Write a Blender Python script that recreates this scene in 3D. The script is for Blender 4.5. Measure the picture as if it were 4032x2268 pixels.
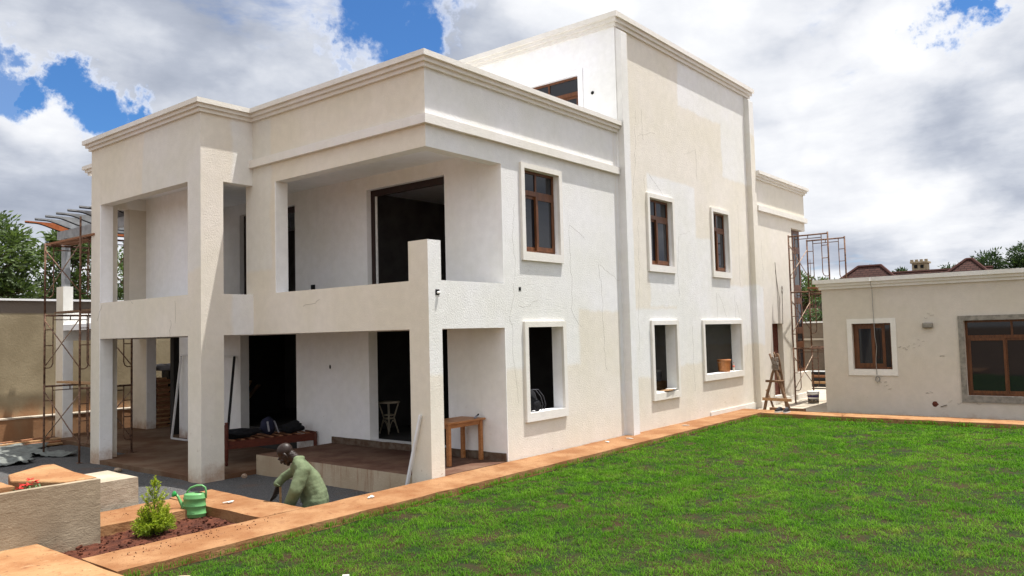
import bpy, bmesh, math, random
import numpy as np
from mathutils import Vector, Matrix, noise as mnoise
R = math.radians
for o in list(bpy.data.objects): bpy.data.objects.remove(o)
S = bpy.context.scene
col = S.collection

# ------------------------------------------------------------------ camera
cam_d = bpy.data.cameras.new('camera'); cam = bpy.data.objects.new('camera', cam_d); col.objects.link(cam)
rt = Vector((0.62768141, -0.77805788, -0.02533716)); up = Vector((-0.02836914, -0.05538769, 0.99806182)); fw = Vector((0.77795323, 0.62574606, 0.05683866))
cam.matrix_world = Matrix(((rt.x, up.x, -fw.x, -9.6712), (rt.y, up.y, -fw.y, -9.6338), (rt.z, up.z, -fw.z, 2.4463), (0, 0, 0, 1)))
cam_d.sensor_width = 36; cam_d.lens = 27.69; cam_d.clip_start = .1; cam_d.clip_end = 3000
S.camera = cam

# ------------------------------------------------------------------ sun, sky, exposure
SUN = Vector((.20, -.19, 1)).normalized()
elev = math.asin(SUN.z); azim = math.atan2(SUN.x, SUN.y)
sd = bpy.data.lights.new('sun', 'SUN'); sd.energy = 4.5; sd.angle = R(.53); sd.color = (1, .965, .905)
so = bpy.data.objects.new('sun', sd); col.objects.link(so); so.rotation_euler = SUN.to_track_quat('Z', 'Y').to_euler(); so.location = (0, 0, 60)
S.view_settings.view_transform = 'Standard'; S.view_settings.look = 'None'; S.view_settings.exposure = 0.78; S.view_settings.gamma = 1
S.render.engine = 'CYCLES'
S.cycles.max_bounces = 6; S.cycles.diffuse_bounces = 4

class NT:
    """tiny helper for node trees"""
    def __init__(s, nt): s.nt = nt; s.n = nt.nodes; s.l = nt.links
    def put(s, sock, v):
        if hasattr(v, 'is_output') or isinstance(v, bpy.types.NodeSocket): s.l.new(v, sock)
        elif v is not None:
            if hasattr(sock.default_value, '__len__') and not hasattr(v, '__len__'): v = [v] * len(sock.default_value)
            if hasattr(v, '__len__') and len(v) == 3 and len(sock.default_value) == 4: v = (*v, 1)
            sock.default_value = v
    def m(s, op, a, b=None, c=None, clamp=False):
        x = s.n.new('ShaderNodeMath'); x.operation = op; x.use_clamp = clamp
        s.put(x.inputs[0], a); s.put(x.inputs[1], b) if b is not None else None
        if c is not None: s.put(x.inputs[2], c)
        return x.outputs[0]
    def v(s, op, a, b=None):
        x = s.n.new('ShaderNodeVectorMath'); x.operation = op; s.put(x.inputs[0], a)
        if b is not None: s.put(x.inputs[3 if op == 'SCALE' else 1], b)
        return x.outputs[1] if op in ('DOT_PRODUCT', 'LENGTH') else x.outputs[0]
    def pos(s): return s.n.new('ShaderNodeNewGeometry').outputs['Position']
    def nor(s): return s.n.new('ShaderNodeNewGeometry').outputs['Normal']
    def xyz(s, v):
        x = s.n.new('ShaderNodeSeparateXYZ'); s.put(x.inputs[0], v); return x.outputs
    def comb(s, a, b, c):
        x = s.n.new('ShaderNodeCombineXYZ'); s.put(x.inputs[0], a); s.put(x.inputs[1], b); s.put(x.inputs[2], c); return x.outputs[0]
    def noise(s, v, scale, detail=3, rough=.55, dist=0.):
        x = s.n.new('ShaderNodeTexNoise'); s.put(x.inputs['Vector'], v); x.inputs['Scale'].default_value = scale
        x.inputs['Detail'].default_value = detail; x.inputs['Roughness'].default_value = rough; x.inputs['Distortion'].default_value = dist
        return x.outputs[0]
    def voro(s, v, scale):
        x = s.n.new('ShaderNodeTexVoronoi'); s.put(x.inputs['Vector'], v); x.inputs['Scale'].default_value = scale; return x.outputs[0]
    def ramp(s, f, a, b, lo=0., hi=1., smooth=True):
        x = s.n.new('ShaderNodeMapRange'); x.interpolation_type = 'SMOOTHSTEP' if smooth else 'LINEAR'; s.put(x.inputs[0], f)
        x.inputs[1].default_value = a; x.inputs[2].default_value = b; x.inputs[3].default_value = lo; x.inputs[4].default_value = hi
        return x.outputs[0]
    def mix(s, f, a, b, mode='MIX'):
        x = s.n.new('ShaderNodeMix'); x.data_type = 'RGBA'; x.blend_type = mode; s.put(x.inputs[0], f); s.put(x.inputs[6], a); s.put(x.inputs[7], b)
        return x.outputs[2]
    def bump(s, h, dist, strength=1.):
        x = s.n.new('ShaderNodeBump'); x.inputs['Distance'].default_value = dist; x.inputs['Strength'].default_value = strength
        s.put(x.inputs['Height'], h); return x.outputs[0]

# world: physical sky seen between broken cumulus cloud
w = bpy.data.worlds.new('World'); S.world = w; w.use_nodes = True
t = NT(w.node_tree); bg = w.node_tree.nodes['Background']
sky = t.n.new('ShaderNodeTexSky'); sky.sky_type = 'NISHITA'; sky.sun_disc = False; sky.sun_elevation = elev; sky.sun_rotation = azim
sky.air_density = 1.0; sky.dust_density = .3; sky.ozone_density = 2.5
d = t.v('NORMALIZE', t.n.new('ShaderNodeTexCoord').outputs['Generated'])
X = t.xyz(d)
zz = t.m('ADD', t.m('MAXIMUM', X[2], 0.), .16)
pl = t.comb(t.m('DIVIDE', X[0], zz), t.m('DIVIDE', X[1], zz), 0.)
warp = t.v('ADD', d, t.v('SCALE', t.v('SUBTRACT', t.comb(t.noise(d, 9., 4), t.noise(t.v('ADD', d, (3, 1, 2)), 9., 4), t.noise(t.v('ADD', d, (7, 5, 1)), 9., 4)), (.5, .5, .5)), .14))
warp.node.inputs[1].links[0].from_node.inputs[3].default_value = .14
n1 = t.noise(pl, 1.15, 8, .6, .25)
den = t.ramp(n1, .24, .40)
HOLES = [((.629, .683, .371), .060, 1.), ((.604, .697, .387), .055, 1.), ((.662, .663, .351), .050, 1.), ((.643, .685, .342), .042, 1.), ((.645, .66, .395), .06, 1.), ((.675, .640, .372), .035, .55),
         ((.317, .908, .273), .030, .9), ((.346, .894, .284), .032, 1.), ((.379, .884, .274), .034, 1.), ((.401, .876, .266), .032, 1.), ((.411, .869, .278), .024, .7), ((.29, .917, .29), .035, .9),
         ((.936, .142, .323), .034, 1.), ((.935, .157, .319), .028, .9), ((.937, .127, .326), .028, 1.), ((.598, .726, .34), .02, .5), ((.2, -.6, .75), .3, 1.), ((-.7, .2, .6), .3, 1.)]
fine = t.m('MULTIPLY', t.m('SUBTRACT', t.noise(d, 26., 5, .65), .5), .11)
hole = None
for hd, r, k in HOLES:
    hv = Vector(hd).normalized()
    dst = t.v('LENGTH', t.v('SUBTRACT', warp, tuple(hv)))
    h = t.ramp(t.m('ADD', dst, fine), r * 1.3, r * .6, 0., k)
    hole = h if hole is None else t.m('MAXIMUM', hole, h)
den = t.m('MULTIPLY', den, t.m('SUBTRACT', 1., hole), clamp=True)
den = t.m('MAXIMUM', den, t.ramp(X[2], .07, -.02, 0., .8))
# cloud shading: lit billows and shaded undersides
n2 = t.noise(t.v('ADD', pl, (4.3, 1.7, 0)), .95, 7, .52, .35)
n3 = t.noise(t.v('ADD', pl, (9.1, 2.2, 0)), 2.9, 9, .68, .1)
vo = t.n.new('ShaderNodeTexVoronoi'); vo.feature = 'F1'; vo.inputs['Scale'].default_value = 6.5; vo.inputs['Detail'].default_value = 1.; vo.inputs['Roughness'].default_value = .5
t.put(vo.inputs['Vector'], t.v('ADD', warp, t.comb(0., 0., t.m('MULTIPLY', X[2], .7))))
sh = t.m('ADD', t.m('MULTIPLY', n2, .74), t.m('MULTIPLY', n3, .24)); sh = t.m('ADD', sh, t.m('MULTIPLY', t.m('SUBTRACT', .97, vo.outputs[0]), .20))
sh = t.m('ADD', sh, t.ramp(X[0], .25, -.45, 0., .16))   # cloud brightness added in the unseen west to lift west-facing walls
edge = t.ramp(hole, .0, .5, 0., .22)
sh = t.m('ADD', sh, edge)
for hd, r, k in [((.36, .86, .37), .26, -.13), ((.45, .80, .38), .12, -.07), ((.93, .24, .26), .10, -.05), ((.9, .36, .22), .1, -.03), ((.965, .16, .21), .07, -.06), ((.28, .94, .19), .12, -.06),
                 ((.55, .78, .31), .12, .09), ((.33, .91, .24), .07, .12), ((.8, .5, .33), .16, .09), ((.94, .2, .33), .07, .05), ((.89, .42, .17), .05, .08), ((.26, .955, .14), .05, .10), ((.93, .33, .14), .12, .08), ((.97, .2, .12), .1, .06)]:
    dst = t.v('LENGTH', t.v('SUBTRACT', warp, tuple(Vector(hd).normalized())))
    sh = t.m('ADD', sh, t.ramp(dst, r, 0., 0., k))
cc = t.n.new('ShaderNodeValToRGB'); t.put(cc.inputs[0], sh)
els = cc.color_ramp.elements
els[0].position = .34; els[0].color = (.38, .42, .51, 1); els[1].position = .68; els[1].color = (.97, .98, 1.0, 1)
for p_, c_ in ((.42, (.47, .51, .60, 1)), (.49, (.62, .655, .73, 1)), (.57, (.80, .82, .87, 1))):
    e = els.new(p_); e.color = c_
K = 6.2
overhead_fill = t.ramp(t.v('DOT_PRODUCT', d, tuple(SUN)), .50, .95, K, K * 2.6)   # boost added to cloud high overhead, out of view, to raise ambient light
clouds = t.v('SCALE', cc.outputs[0], K); t.put(clouds.node.inputs[3], overhead_fill)
blue = t.mix(1., sky.outputs[0], (.32, .55, .80), 'MULTIPLY')
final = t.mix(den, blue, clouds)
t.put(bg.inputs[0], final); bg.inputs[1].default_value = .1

# ------------------------------------------------------------------ mesh helpers
def org(o):
    v = Vector((0, 0, 0))
    while o is not None: v += o.location; o = o.parent
    return v
def tag(o, label=None, cat=None, group=None, kind=None):
    if label: o['label'] = label
    if cat: o['category'] = cat
    if group: o['group'] = group
    if kind: o['kind'] = kind
    return o
def thing(name, loc, label, cat, group=None):
    o = bpy.data.objects.new(name, None); col.objects.link(o); o.location = loc; o.empty_display_size = .2
    return tag(o, label, cat, group)
def link_mesh(name, V, F, mat, parent=None, smooth=False, mats=None, idx=None):
    me = bpy.data.meshes.new(name); off = org(parent)
    V = np.asarray(V, dtype=float).reshape(-1, 3) - np.array(off)
    me.from_pydata(V.tolist(), [], F)
    for m_ in (mats or [mat]): me.materials.append(m_)
    if idx is not None: me.polygons.foreach_set('material_index', idx)
    if smooth: me.polygons.foreach_set('use_smooth', [True] * len(me.polygons))
    me.update()
    o = bpy.data.objects.new(name, me); col.objects.link(o); o.parent = parent
    return o
class MB:
    def __init__(s): s.V = []; s.F = []
    def quadbox(s, P):
        b = len(s.V); s.V += [tuple(p) for p in P]
        s.F += [[b + i for i in f] for f in ((0, 3, 2, 1), (4, 5, 6, 7), (0, 1, 5, 4), (1, 2, 6, 5), (2, 3, 7, 6), (3, 0, 4, 7))]; return s
    def box(s, x0, x1, y0, y1, z0, z1):
        return s.quadbox([(x0, y0, z0), (x1, y0, z0), (x1, y1, z0), (x0, y1, z0), (x0, y0, z1), (x1, y0, z1), (x1, y1, z1), (x0, y1, z1)])
    def beam(s, a, b, w_, h_, roll=0.):
        a = Vector(a); b = Vector(b); d_ = (b - a).normalized()
        u = Vector((0, 0, 1)) if abs(d_.z) < .95 else Vector((1, 0, 0))
        s1 = d_.cross(u).normalized(); u = s1.cross(d_)
        if roll: q = Matrix.Rotation(roll, 3, d_); s1 = q @ s1; u = q @ u
        s1 = s1 * w_ / 2; u = u * h_ / 2
        return s.quadbox([a - s1 - u, a + s1 - u, b + s1 - u, b - s1 - u, a - s1 + u, a + s1 + u, b + s1 + u, b - s1 + u])
    def tube(s, pts, r, n=8, cap=True):
        pts = [Vector(p) for p in pts]; m_ = len(pts); rs = r if hasattr(r, '__len__') else [r] * m_
        base = len(s.V); prev = None
        for i, p in enumerate(pts):
            d_ = (pts[min(i + 1, m_ - 1)] - pts[max(i - 1, 0)])
            d_ = d_.normalized() if d_.length > 1e-9 else Vector((0, 0, 1))
            if prev is None:
                u = d_.cross(Vector((0, 0, 1)) if abs(d_.z) < .9 else Vector((1, 0, 0))).normalized()
            else: u = (prev - d_ * prev.dot(d_)).normalized()
            prev = u; v = d_.cross(u)
            for k in range(n):
                a = 2 * math.pi * k / n; s.V.append(tuple(p + (u * math.cos(a) + v * math.sin(a)) * rs[i]))
        for i in range(m_ - 1):
            for k in range(n):
                a, b = base + i * n + k, base + i * n + (k + 1) % n; s.F.append([a, b, b + n, a + n])
        if cap: s.F.append([base + k for k in range(n)][::-1]); s.F.append([base + (m_ - 1) * n + k for k in range(n)])
        return s
    def lathe(s, prof, c, n=24, sx=1., sy=1., rot=0.):
        base = len(s.V)
        for (r, z) in prof:
            for k in range(n):
                a = 2 * math.pi * k / n; x, y = r * math.cos(a) * sx, r * math.sin(a) * sy
                s.V.append((c[0] + x * math.cos(rot) - y * math.sin(rot), c[1] + x * math.sin(rot) + y * math.cos(rot), c[2] + z))
        for i in range(len(prof) - 1):
            for k in range(n):
                a, b = base + i * n + k, base + i * n + (k + 1) % n; s.F.append([a, b, b + n, a + n])
        s.F.append([base + k for k in range(n)][::-1]); s.F.append([base + (len(prof) - 1) * n + k for k in range(n)])
        return s
    def prism(s, poly, z0, z1):
        b = len(s.V); n = len(poly); s.V += [(x, y, z0) for x, y in poly] + [(x, y, z1) for x, y in poly]
        s.F += [[b + i for i in range(n)][::-1], [b + n + i for i in range(n)]]
        s.F += [[b + i, b + (i + 1) % n, b + n + (i + 1) % n, b + n + i] for i in range(n)]; return s
    def ball(s, c, r, n=10, sc=(1, 1, 1), m_=None):
        prof = []; base = len(s.V)
        for i in range(n + 1):
            a = math.pi * i / n
            for k in range(2 * n):
                b = math.pi * k / n; p = Vector((math.sin(a) * math.cos(b) * sc[0], math.sin(a) * math.sin(b) * sc[1], math.cos(a) * sc[2])) * r
                if m_ is not None: p = m_ @ p
                s.V.append(tuple(Vector(c) + p))
        for i in range(n):
            for k in range(2 * n):
                a, b = base + i * 2 * n + k, base + i * 2 * n + (k + 1) % (2 * n); s.F.append([a, a + 2 * n, b + 2 * n, b])
        return s
    def rock(s, c, r, seed, sc=(1, 1, .7), n=5, rough=.35):
        b = len(s.V); s.ball(c, 1., n, (1, 1, 1))
        for i in range(b, len(s.V)):
            q = Vector(s.V[i]) - Vector(c); k = 1 + rough * mnoise.noise(q * 1.7 + Vector((seed * 3.1, seed, 0)))
            q = Vector((q.x * sc[0], q.y * sc[1], q.z * sc[2])) * r * k; s.V[i] = tuple(Vector(c) + q)
        return s
    def build(s, name, mat, parent=None, smooth=False, bevel=0., seg=2):
        o = link_mesh(name, s.V, s.F, mat, parent, smooth)
        if bevel:
            md = o.modifiers.new('bevel', 'BEVEL'); md.width = bevel; md.segments = seg; md.limit_method = 'ANGLE'; md.angle_limit = R(40)
        return o

# ------------------------------------------------------------------ materials
MATS = {}
def newmat(name, rough=.85, metal=0., spec=None):
    m_ = bpy.data.materials.new(name); m_.use_nodes = True; b = m_.node_tree.nodes['Principled BSDF']
    b.inputs['Roughness'].default_value = rough; b.inputs['Metallic'].default_value = metal
    b.inputs['Specular IOR Level'].default_value = .28 if spec is None else spec
    MATS[name] = m_; return m_, NT(m_.node_tree), b
def simple(name, c, rough=.8, metal=0., var=.15, vs=8., bump=0., bs=40., c2=None, spec=None):
    m_, t, b = newmat(name, rough, metal, spec); p = t.pos()
    f = t.noise(p, vs, 4); f = t.ramp(f, .3, .7)
    c2 = c2 or tuple(x * (1 - var * 1.6) for x in c)
    t.put(b.inputs['Base Color'], t.mix(f, c2, c))
    if bump: t.put(b.inputs['Normal'], t.bump(t.noise(p, bs, 3), bump))
    return m_

CREAM = (.685, .63, .53); WHITE = (.675, .67, .655)
def boxmask(t, a, z, boxes, soft=.06):
    out = None
    for (a0, a1, z0, z1) in boxes:
        da = t.m('SUBTRACT', t.m('ABSOLUTE', t.m('SUBTRACT', a, (a0 + a1) / 2)), (a1 - a0) / 2)
        dz = t.m('SUBTRACT', t.m('ABSOLUTE', t.m('SUBTRACT', z, (z0 + z1) / 2)), (z1 - z0) / 2)
        d_ = t.m('MAXIMUM', da, dz); k = t.ramp(d_, soft, -soft)
        out = k if out is None else t.m('MAXIMUM', out, k)
    return out
def wallpaint(name, boxes, axis=0, tex=1., dirt=True, cream=CREAM, white=WHITE, boxes2=None):
    m_, t, b = newmat(name, .93, 0, .25); p = t.pos(); q = t.xyz(p)
    wob = t.m('MULTIPLY', t.m('SUBTRACT', t.noise(p, 1.1, 4, .6), .5), .30)
    a = t.m('ADD', q[axis], wob); z = t.m('ADD', q[2], wob)
    c = cream
    if boxes: c = t.mix(boxmask(t, a, z, boxes), cream, white)
    big = t.ramp(t.noise(p, .55, 4, .6), .3, .7, .97, 1.03)
    c = t.mix(1., c, t.comb(big, big, t.m('MULTIPLY', big, big)), 'MULTIPLY')
    sm = t.ramp(t.noise(p, 5., 5, .65), .3, .75, .955, 1.03); c = t.mix(1., c, t.comb(sm, sm, sm), 'MULTIPLY')
    streak = t.ramp(t.noise(t.v('MULTIPLY', p, (7., 7., .35)), 1., 4, .6), .56, .76, 0., .05)
    c = t.mix(streak, c, (.36, .29, .21))
    if dirt:   # red soil splashed up the foot of the wall
        hz = t.ramp(q[2], .55, -.38); nz = t.noise(p, 2.3, 6, .7)
        dm = t.ramp(t.m('ADD', hz, t.m('MULTIPLY', t.m('SUBTRACT', nz, .5), 1.1)), .62, 1.15, 0., .75)
        c = t.mix(dm, c, (.33, .17, .085))
        sp = t.ramp(t.noise(p, 6.5, 3, .7), .66, .74, 0., .5); c = t.mix(t.m('MULTIPLY', sp, t.ramp(q[2], 1.3, .1)), c, (.30, .18, .10))
    t.put(b.inputs['Base Color'], c)
    n1_ = t.noise(p, 34., 4, .62, .25); n2_ = t.noise(p, 90., 2, .5)
    hgt = t.m('ADD', t.ramp(n1_, .34, .68), t.m('MULTIPLY', n2_, .45))
    hgt = t.m('ADD', hgt, t.m('MULTIPLY', t.noise(p, 2.2, 3), .8))
    t.put(b.inputs['Normal'], t.bump(hgt, .0028 * tex, .8))
    return m_
TW = [(9.65, 14.9, 8.5, 10.6), (12.35, 14.2, 6.9, 8.7), (7.75, 10.45, 3.0, 6.35), (9.1, 12.6, 1.5, 4.95), (12.4, 14.9, 1.9, 3.7), (6.72, 9.2, 1.3, 2.95), (-.5, 6.3, 2.9, 7.7), (-.5, 4.6, 1.75, 3.2), (6.3, 6.75, -1, 11)]
M_WALL = wallpaint('textured_paint', TW, 0, cream=(.70, .652, .572), white=(.725, .715, .695))
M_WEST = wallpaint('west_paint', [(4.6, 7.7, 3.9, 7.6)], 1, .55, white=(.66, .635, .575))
M_TRIM = wallpaint('trim_paint', None, 0, .6, False, (.72, .69, .64))
M_WHITE = wallpaint('white_undercoat', None, 0, .25, True, (.84, .835, .825))
M_WHITE2 = wallpaint('white_smooth', None, 0, .15, False, (.82, .82, .82))
M_ANNEX = wallpaint('annex_paint', None, 0, .7, True, (.59, .53, .45))
M_CEM = simple('grey_cement', (.29, .265, .225), .9, 0, .25, 9, .006, 60)
M_BFL = simple('pale_screed', (.62, .59, .54), .9, 0, .15, 3)
M_FOOT = simple('soiled_concrete', (.15, .115, .085), .95, 0, .4, 7, .01, 30, (.09, .05, .03))
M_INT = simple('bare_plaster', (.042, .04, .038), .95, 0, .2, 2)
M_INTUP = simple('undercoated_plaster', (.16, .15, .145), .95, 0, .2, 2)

def soilmat(name, a, b_, sc=3., bump=.02, bs=25., sp=None):
    m_, t, b = newmat(name, .95, 0, .2); p = t.pos()
    c = t.mix(t.ramp(t.noise(p, sc, 6, .65), .35, .68), a, b_)
    if sp: c = t.mix(t.ramp(t.noise(p, sc * 9, 4, .7), .60, .70, 0., .8), c, sp)
    t.put(b.inputs['Base Color'], c); t.put(b.inputs['Normal'], t.bump(t.noise(p, bs, 6, .7), bump)); return m_
M_SOIL = soilmat('red_soil', (.055, .017, .010), (.13, .042, .022), 5., .03, 30.)
M_EARTH = soilmat('red_earth', (.09, .05, .025), (.14, .085, .04), .8, .03, 6.)
M_SLAB = soilmat('dusty_concrete', (.105, .052, .028), (.165, .11, .07), 1.1, .004, 12.)
M_PODTOP = soilmat('soil_stained_concrete', (.085, .038, .024), (.16, .095, .062), 1.3, .004, 12.)
M_PAVE = soilmat('cream_paving', (.38, .33, .26), (.45, .40, .33), 1.2, .003, 15., (.42, .28, .18))
def kerbmat(name, a, b_, c3):
    m_, t, b = newmat(name, .92, 0, .2); p = t.pos(); q = t.xyz(p)
    c = t.mix(t.ramp(t.noise(p, 1.3, 5, .6), .36, .66), a, b_)
    c = t.mix(t.ramp(t.noise(p, 4.5, 6, .68), .52, .72, 0., .65), c, c3)
    c = t.mix(t.ramp(t.noise(t.v('MULTIPLY', p, (3., 22., 22.)), 1., 4, .7), .60, .70, 0., .55), c, (.20, .07, .03))
    c = t.mix(t.ramp(t.noise(p, 15., 5, .75), .60, .66, 0., .85), c, (.10, .032, .016)); c = t.mix(t.ramp(t.noise(p, 2.6, 5, .7), .56, .7, 0., .5), c, (.13, .045, .02))
    t.put(b.inputs['Base Color'], c)
    t.put(b.inputs['Normal'], t.bump(t.m('ADD', t.noise(t.v('MULTIPLY', p, (1., 2.5, 2.5)), 8., 6, .7), t.m('MULTIPLY', t.noise(p, 40., 3), .3)), .013)); return m_
M_KERB = kerbmat('stained_sandstone', (.21, .092, .036), (.31, .17, .080), (.18, .064, .024))
M_KERB2 = kerbmat('pale_sandstone', (.33, .185, .085), (.25, .11, .044), (.40, .26, .14))
def stonemat(name, a, b_):
    m_, t, b = newmat(name, .93, 0, .2); p = t.pos()
    c = t.mix(t.ramp(t.noise(p, 1.6, 6, .65), .35, .68), a, b_)
    q = t.xyz(p); dm = t.ramp(t.m('ADD', t.ramp(q[2], .35, -.25), t.m('SUBTRACT', t.noise(p, 3., 5, .7), .5)), .75, 1.3, 0., .8)
    c = t.mix(dm, c, (.24, .10, .05))
    c = t.mix(t.ramp(t.noise(p, 9., 4, .75, 1.2), .64, .70, 0., .6), c, (.16, .12, .08))
    t.put(b.inputs['Base Color'], c)
    t.put(b.inputs['Normal'], t.bump(t.m('ADD', t.noise(t.v('MULTIPLY', p, (1., 1., 2.2)), 9., 6, .75, .8), t.m('MULTIPLY', t.noise(p, 55., 3), .25)), .012)); return m_
M_STONE = stonemat('buff_stone', (.24, .19, .13), (.33, .27, .19))
M_STONE2 = stonemat('cream_stone', (.33, .275, .205), (.41, .35, .27))
m_, t, b = newmat('grey_gravel', .95, 0, .2); M_GRAVEL = m_; p = t.pos()
v_ = t.voro(p, 55.); c = t.mix(t.ramp(t.noise(p, 60., 3, .8), .3, .7), (.022, .022, .024), (.17, .165, .16))
c = t.mix(t.ramp(t.noise(p, .9, 5, .6), .55, .72, 0., .55), c, (.15, .085, .055)); t.put(b.inputs['Base Color'], c)
t.put(b.inputs['Normal'], t.bump(v_, .02))
m_, t, b = newmat('boundary_render', .95, 0, .2); M_BWALL = m_; p = t.pos(); q = t.xyz(p)
c = t.mix(t.ramp(t.noise(p, .7, 5, .6), .35, .65), (.23, .185, .115), (.31, .255, .165))
c = t.mix(t.ramp(q[2], 3.44, 3.40, 1., 0., False), c, (.165, .135, .11))
st = t.ramp(t.m('ADD', t.ramp(q[2], 1.5, .2), t.m('MULTIPLY', t.m('SUBTRACT', t.noise(t.v('MULTIPLY', p, (1, 1, .5)), 1.6, 5, .65), .5), 1.)), .45, 1.15, 0., .85)
c = t.mix(st, c, (.26, .125, .06)); c = t.mix(t.ramp(t.noise(p, 8., 4, .7), .64, .7, 0., .4), c, (.18, .14, .10))
t.put(b.inputs['Base Color'], c); t.put(b.inputs['Normal'], t.bump(t.noise(p, 14., 5, .7), .008))
M_BWALL2 = soilmat('dark_render', (.14, .11, .085), (.20, .16, .12), 1.2, .02, 12.)
M_STAIN = stonemat('stained_plaster', (.42, .37, .31), (.53, .48, .41))
m_, t, b = newmat('soil_streaked_plaster', .93, 0, .2); M_PODF = m_; p = t.pos(); q = t.xyz(p)
c = t.mix(t.ramp(t.noise(p, 1.2, 5, .6), .35, .65), (.36, .28, .19), (.44, .36, .26))
sk = t.ramp(t.m('ADD', t.noise(t.v('MULTIPLY', p, (9., 9., .6)), 1.4, 5, .7), t.m('MULTIPLY', t.m('SUBTRACT', t.noise(p, .5, 2), .5), .9)),   .50, .72, 0., .7)
c = t.mix(sk, c, (.22, .095, .045)); t.put(b.inputs['Base Color'], c); t.put(b.inputs['Normal'], t.bump(t.noise(p, 18., 5, .7), .01))

def wood(name, a, b_, sc=1., axis=(1, 12, 12), rough=.6):
    m_, t, b = newmat(name, rough); p = t.n.new('ShaderNodeTexCoord').outputs['Object']
    f = t.noise(t.v('MULTIPLY', p, axis), 2.2 * sc, 5, .65, .6); c = t.mix(t.ramp(f, .35, .68), a, b_)
    t.put(b.inputs['Base Color'], c); t.put(b.inputs['Normal'], t.bump(f, .004)); return m_
M_FRAME = wood('brown_window_frame', (.085, .032, .013), (.15, .055, .021), 1.5, (6, 6, 1), .38)
M_FRAMED = wood('dark_brown_frame', (.022, .011, .009), (.032, .015, .012), 1.5, (6, 6, 1), .4)
M_POLE = wood('weathered_pole', (.12, .065, .035), (.24, .15, .09), 1.5, (9, 9, 2), .9)
M_BOARD = wood('raw_board', (.30, .17, .08), (.44, .27, .14), 1.5, (2, 9, 9), .85)
M_BOARDR = wood('red_dusty_board', (.20, .085, .04), (.33, .16, .085), 1.5, (2, 9, 9), .9)
M_TABLE = wood('orange_pine', (.30, .12, .04), (.42, .19, .075), 1.2, (2, 12, 12), .45)
M_BED = wood('mahogany_stain', (.075, .016, .008), (.12, .026, .012), 1.2, (2, 10, 10), .5)
m_, t, b = newmat('window_glass', .03, 0, .5); M_GLASS = m_; b.inputs['Specular IOR Level'].default_value = .42; b.inputs['Base Color'].default_value = (.012, .013, .017, 1)
M_GLASSB = simple('tinted_glass', (.012, .014, .035), .04, 0, .1)
M_RUST = simple('rusty_steel', (.21, .115, .07), .75, .1, .4, 14, .002, 60, (.07, .035, .025))
M_RUSTL = simple('worn_steel', (.42, .32, .24), .6, .2, .4, 10, 0, 40, (.20, .11, .07))
M_PRIMER = simple('grey_primer', (.31, .32, .33), .6, .1, .2, 5)
M_PRIMERD = simple('dark_primer', (.035, .035, .04), .6)
M_ORANGE = simple('orange_primer', (.38, .11, .035), .55)
M_BLACK = simple('black_cloth', (.012, .012, .015), .9, 0, .3, 12, .01, 20)
M_SHEET = simple('black_sheeting', (.012, .012, .014), .6, 0, .3, 5, .02, 6)
M_TARP = simple('grey_shade_cloth', (.17, .18, .165), .85, 0, .25, 7, .02, 9)
M_GREY = simple('silver_cloth', (.30, .30, .33), .8)
M_METAL = simple('white_aluminium', (.72, .73, .74), .35, .2, .06)
M_WPAINT = simple('white_gloss', (.68, .68, .67), .5, 0, .15)
M_BUCKET = simple('orange_plastic', (.50, .20, .07), .55, 0, .25, 10)
M_WPLAST = simple('white_plastic', (.70, .70, .68), .4, 0, .12, 12)
M_PURPLE = simple('purple_print', (.045, .03, .11), .4)
M_PRINT = simple('brown_print', (.20, .15, .10), .5, 0, .6, 18, 0, 10, (.03, .03, .03))
M_CANE = simple('pale_cane', (.42, .36, .27), .6)
M_GREEN = simple('green_plastic', (.14, .36, .13), .34, 0, .12, 7)
M_GREEND = simple('dark_green_plastic', (.015, .26, .05), .3)
M_DARK = simple('dark_hole', (.01, .01, .01), .9)
M_CRACK = simple('crack_line', (.30, .26, .22), .9)
M_RED = simple('red_petal', (.50, .025, .018), .6)
M_PAPER = simple('white_scrap', (.72, .70, .64), .8)
M_BRICK = simple('raw_red_block', (.15, .045, .028), .95, 0, .3, 12, .02, 25)
M_SKIN = simple('dark_skin', (.024, .0135, .010), .42, 0, .2, 25, .002, 60)
M_CLOTH = simple('sage_overall', (.135, .165, .090), .92, 0, .35, 9, .006, 30, (.105, .135, .072))
M_ROOFT = None
m_, t, b = newmat('maroon_roof_tiles', .9, 0, .1); M_ROOFT = m_; p = t.pos(); q = t.xyz(p)
br = t.n.new('ShaderNodeTexBrick'); t.put(br.inputs['Vector'], t.comb(t.m('ADD', q[1], t.m('MULTIPLY', q[0], .2)), q[2], 0)); br.inputs['Scale'].default_value = 1.
br.inputs['Brick Width'].default_value = .30; br.inputs['Row Height'].default_value = .13; br.inputs['Mortar Size'].default_value = .014
br.inputs['Color1'].default_value = (.075, .038, .031, 1); br.inputs['Color2'].default_value = (.052, .029, .025, 1); br.inputs['Mortar'].default_value = (.015, .009, .009, 1)
t.put(b.inputs['Base Color'], br.outputs[0])
M_RIDGE = simple('maroon_ridge', (.070, .033, .028), .9, spec=.1)

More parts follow.
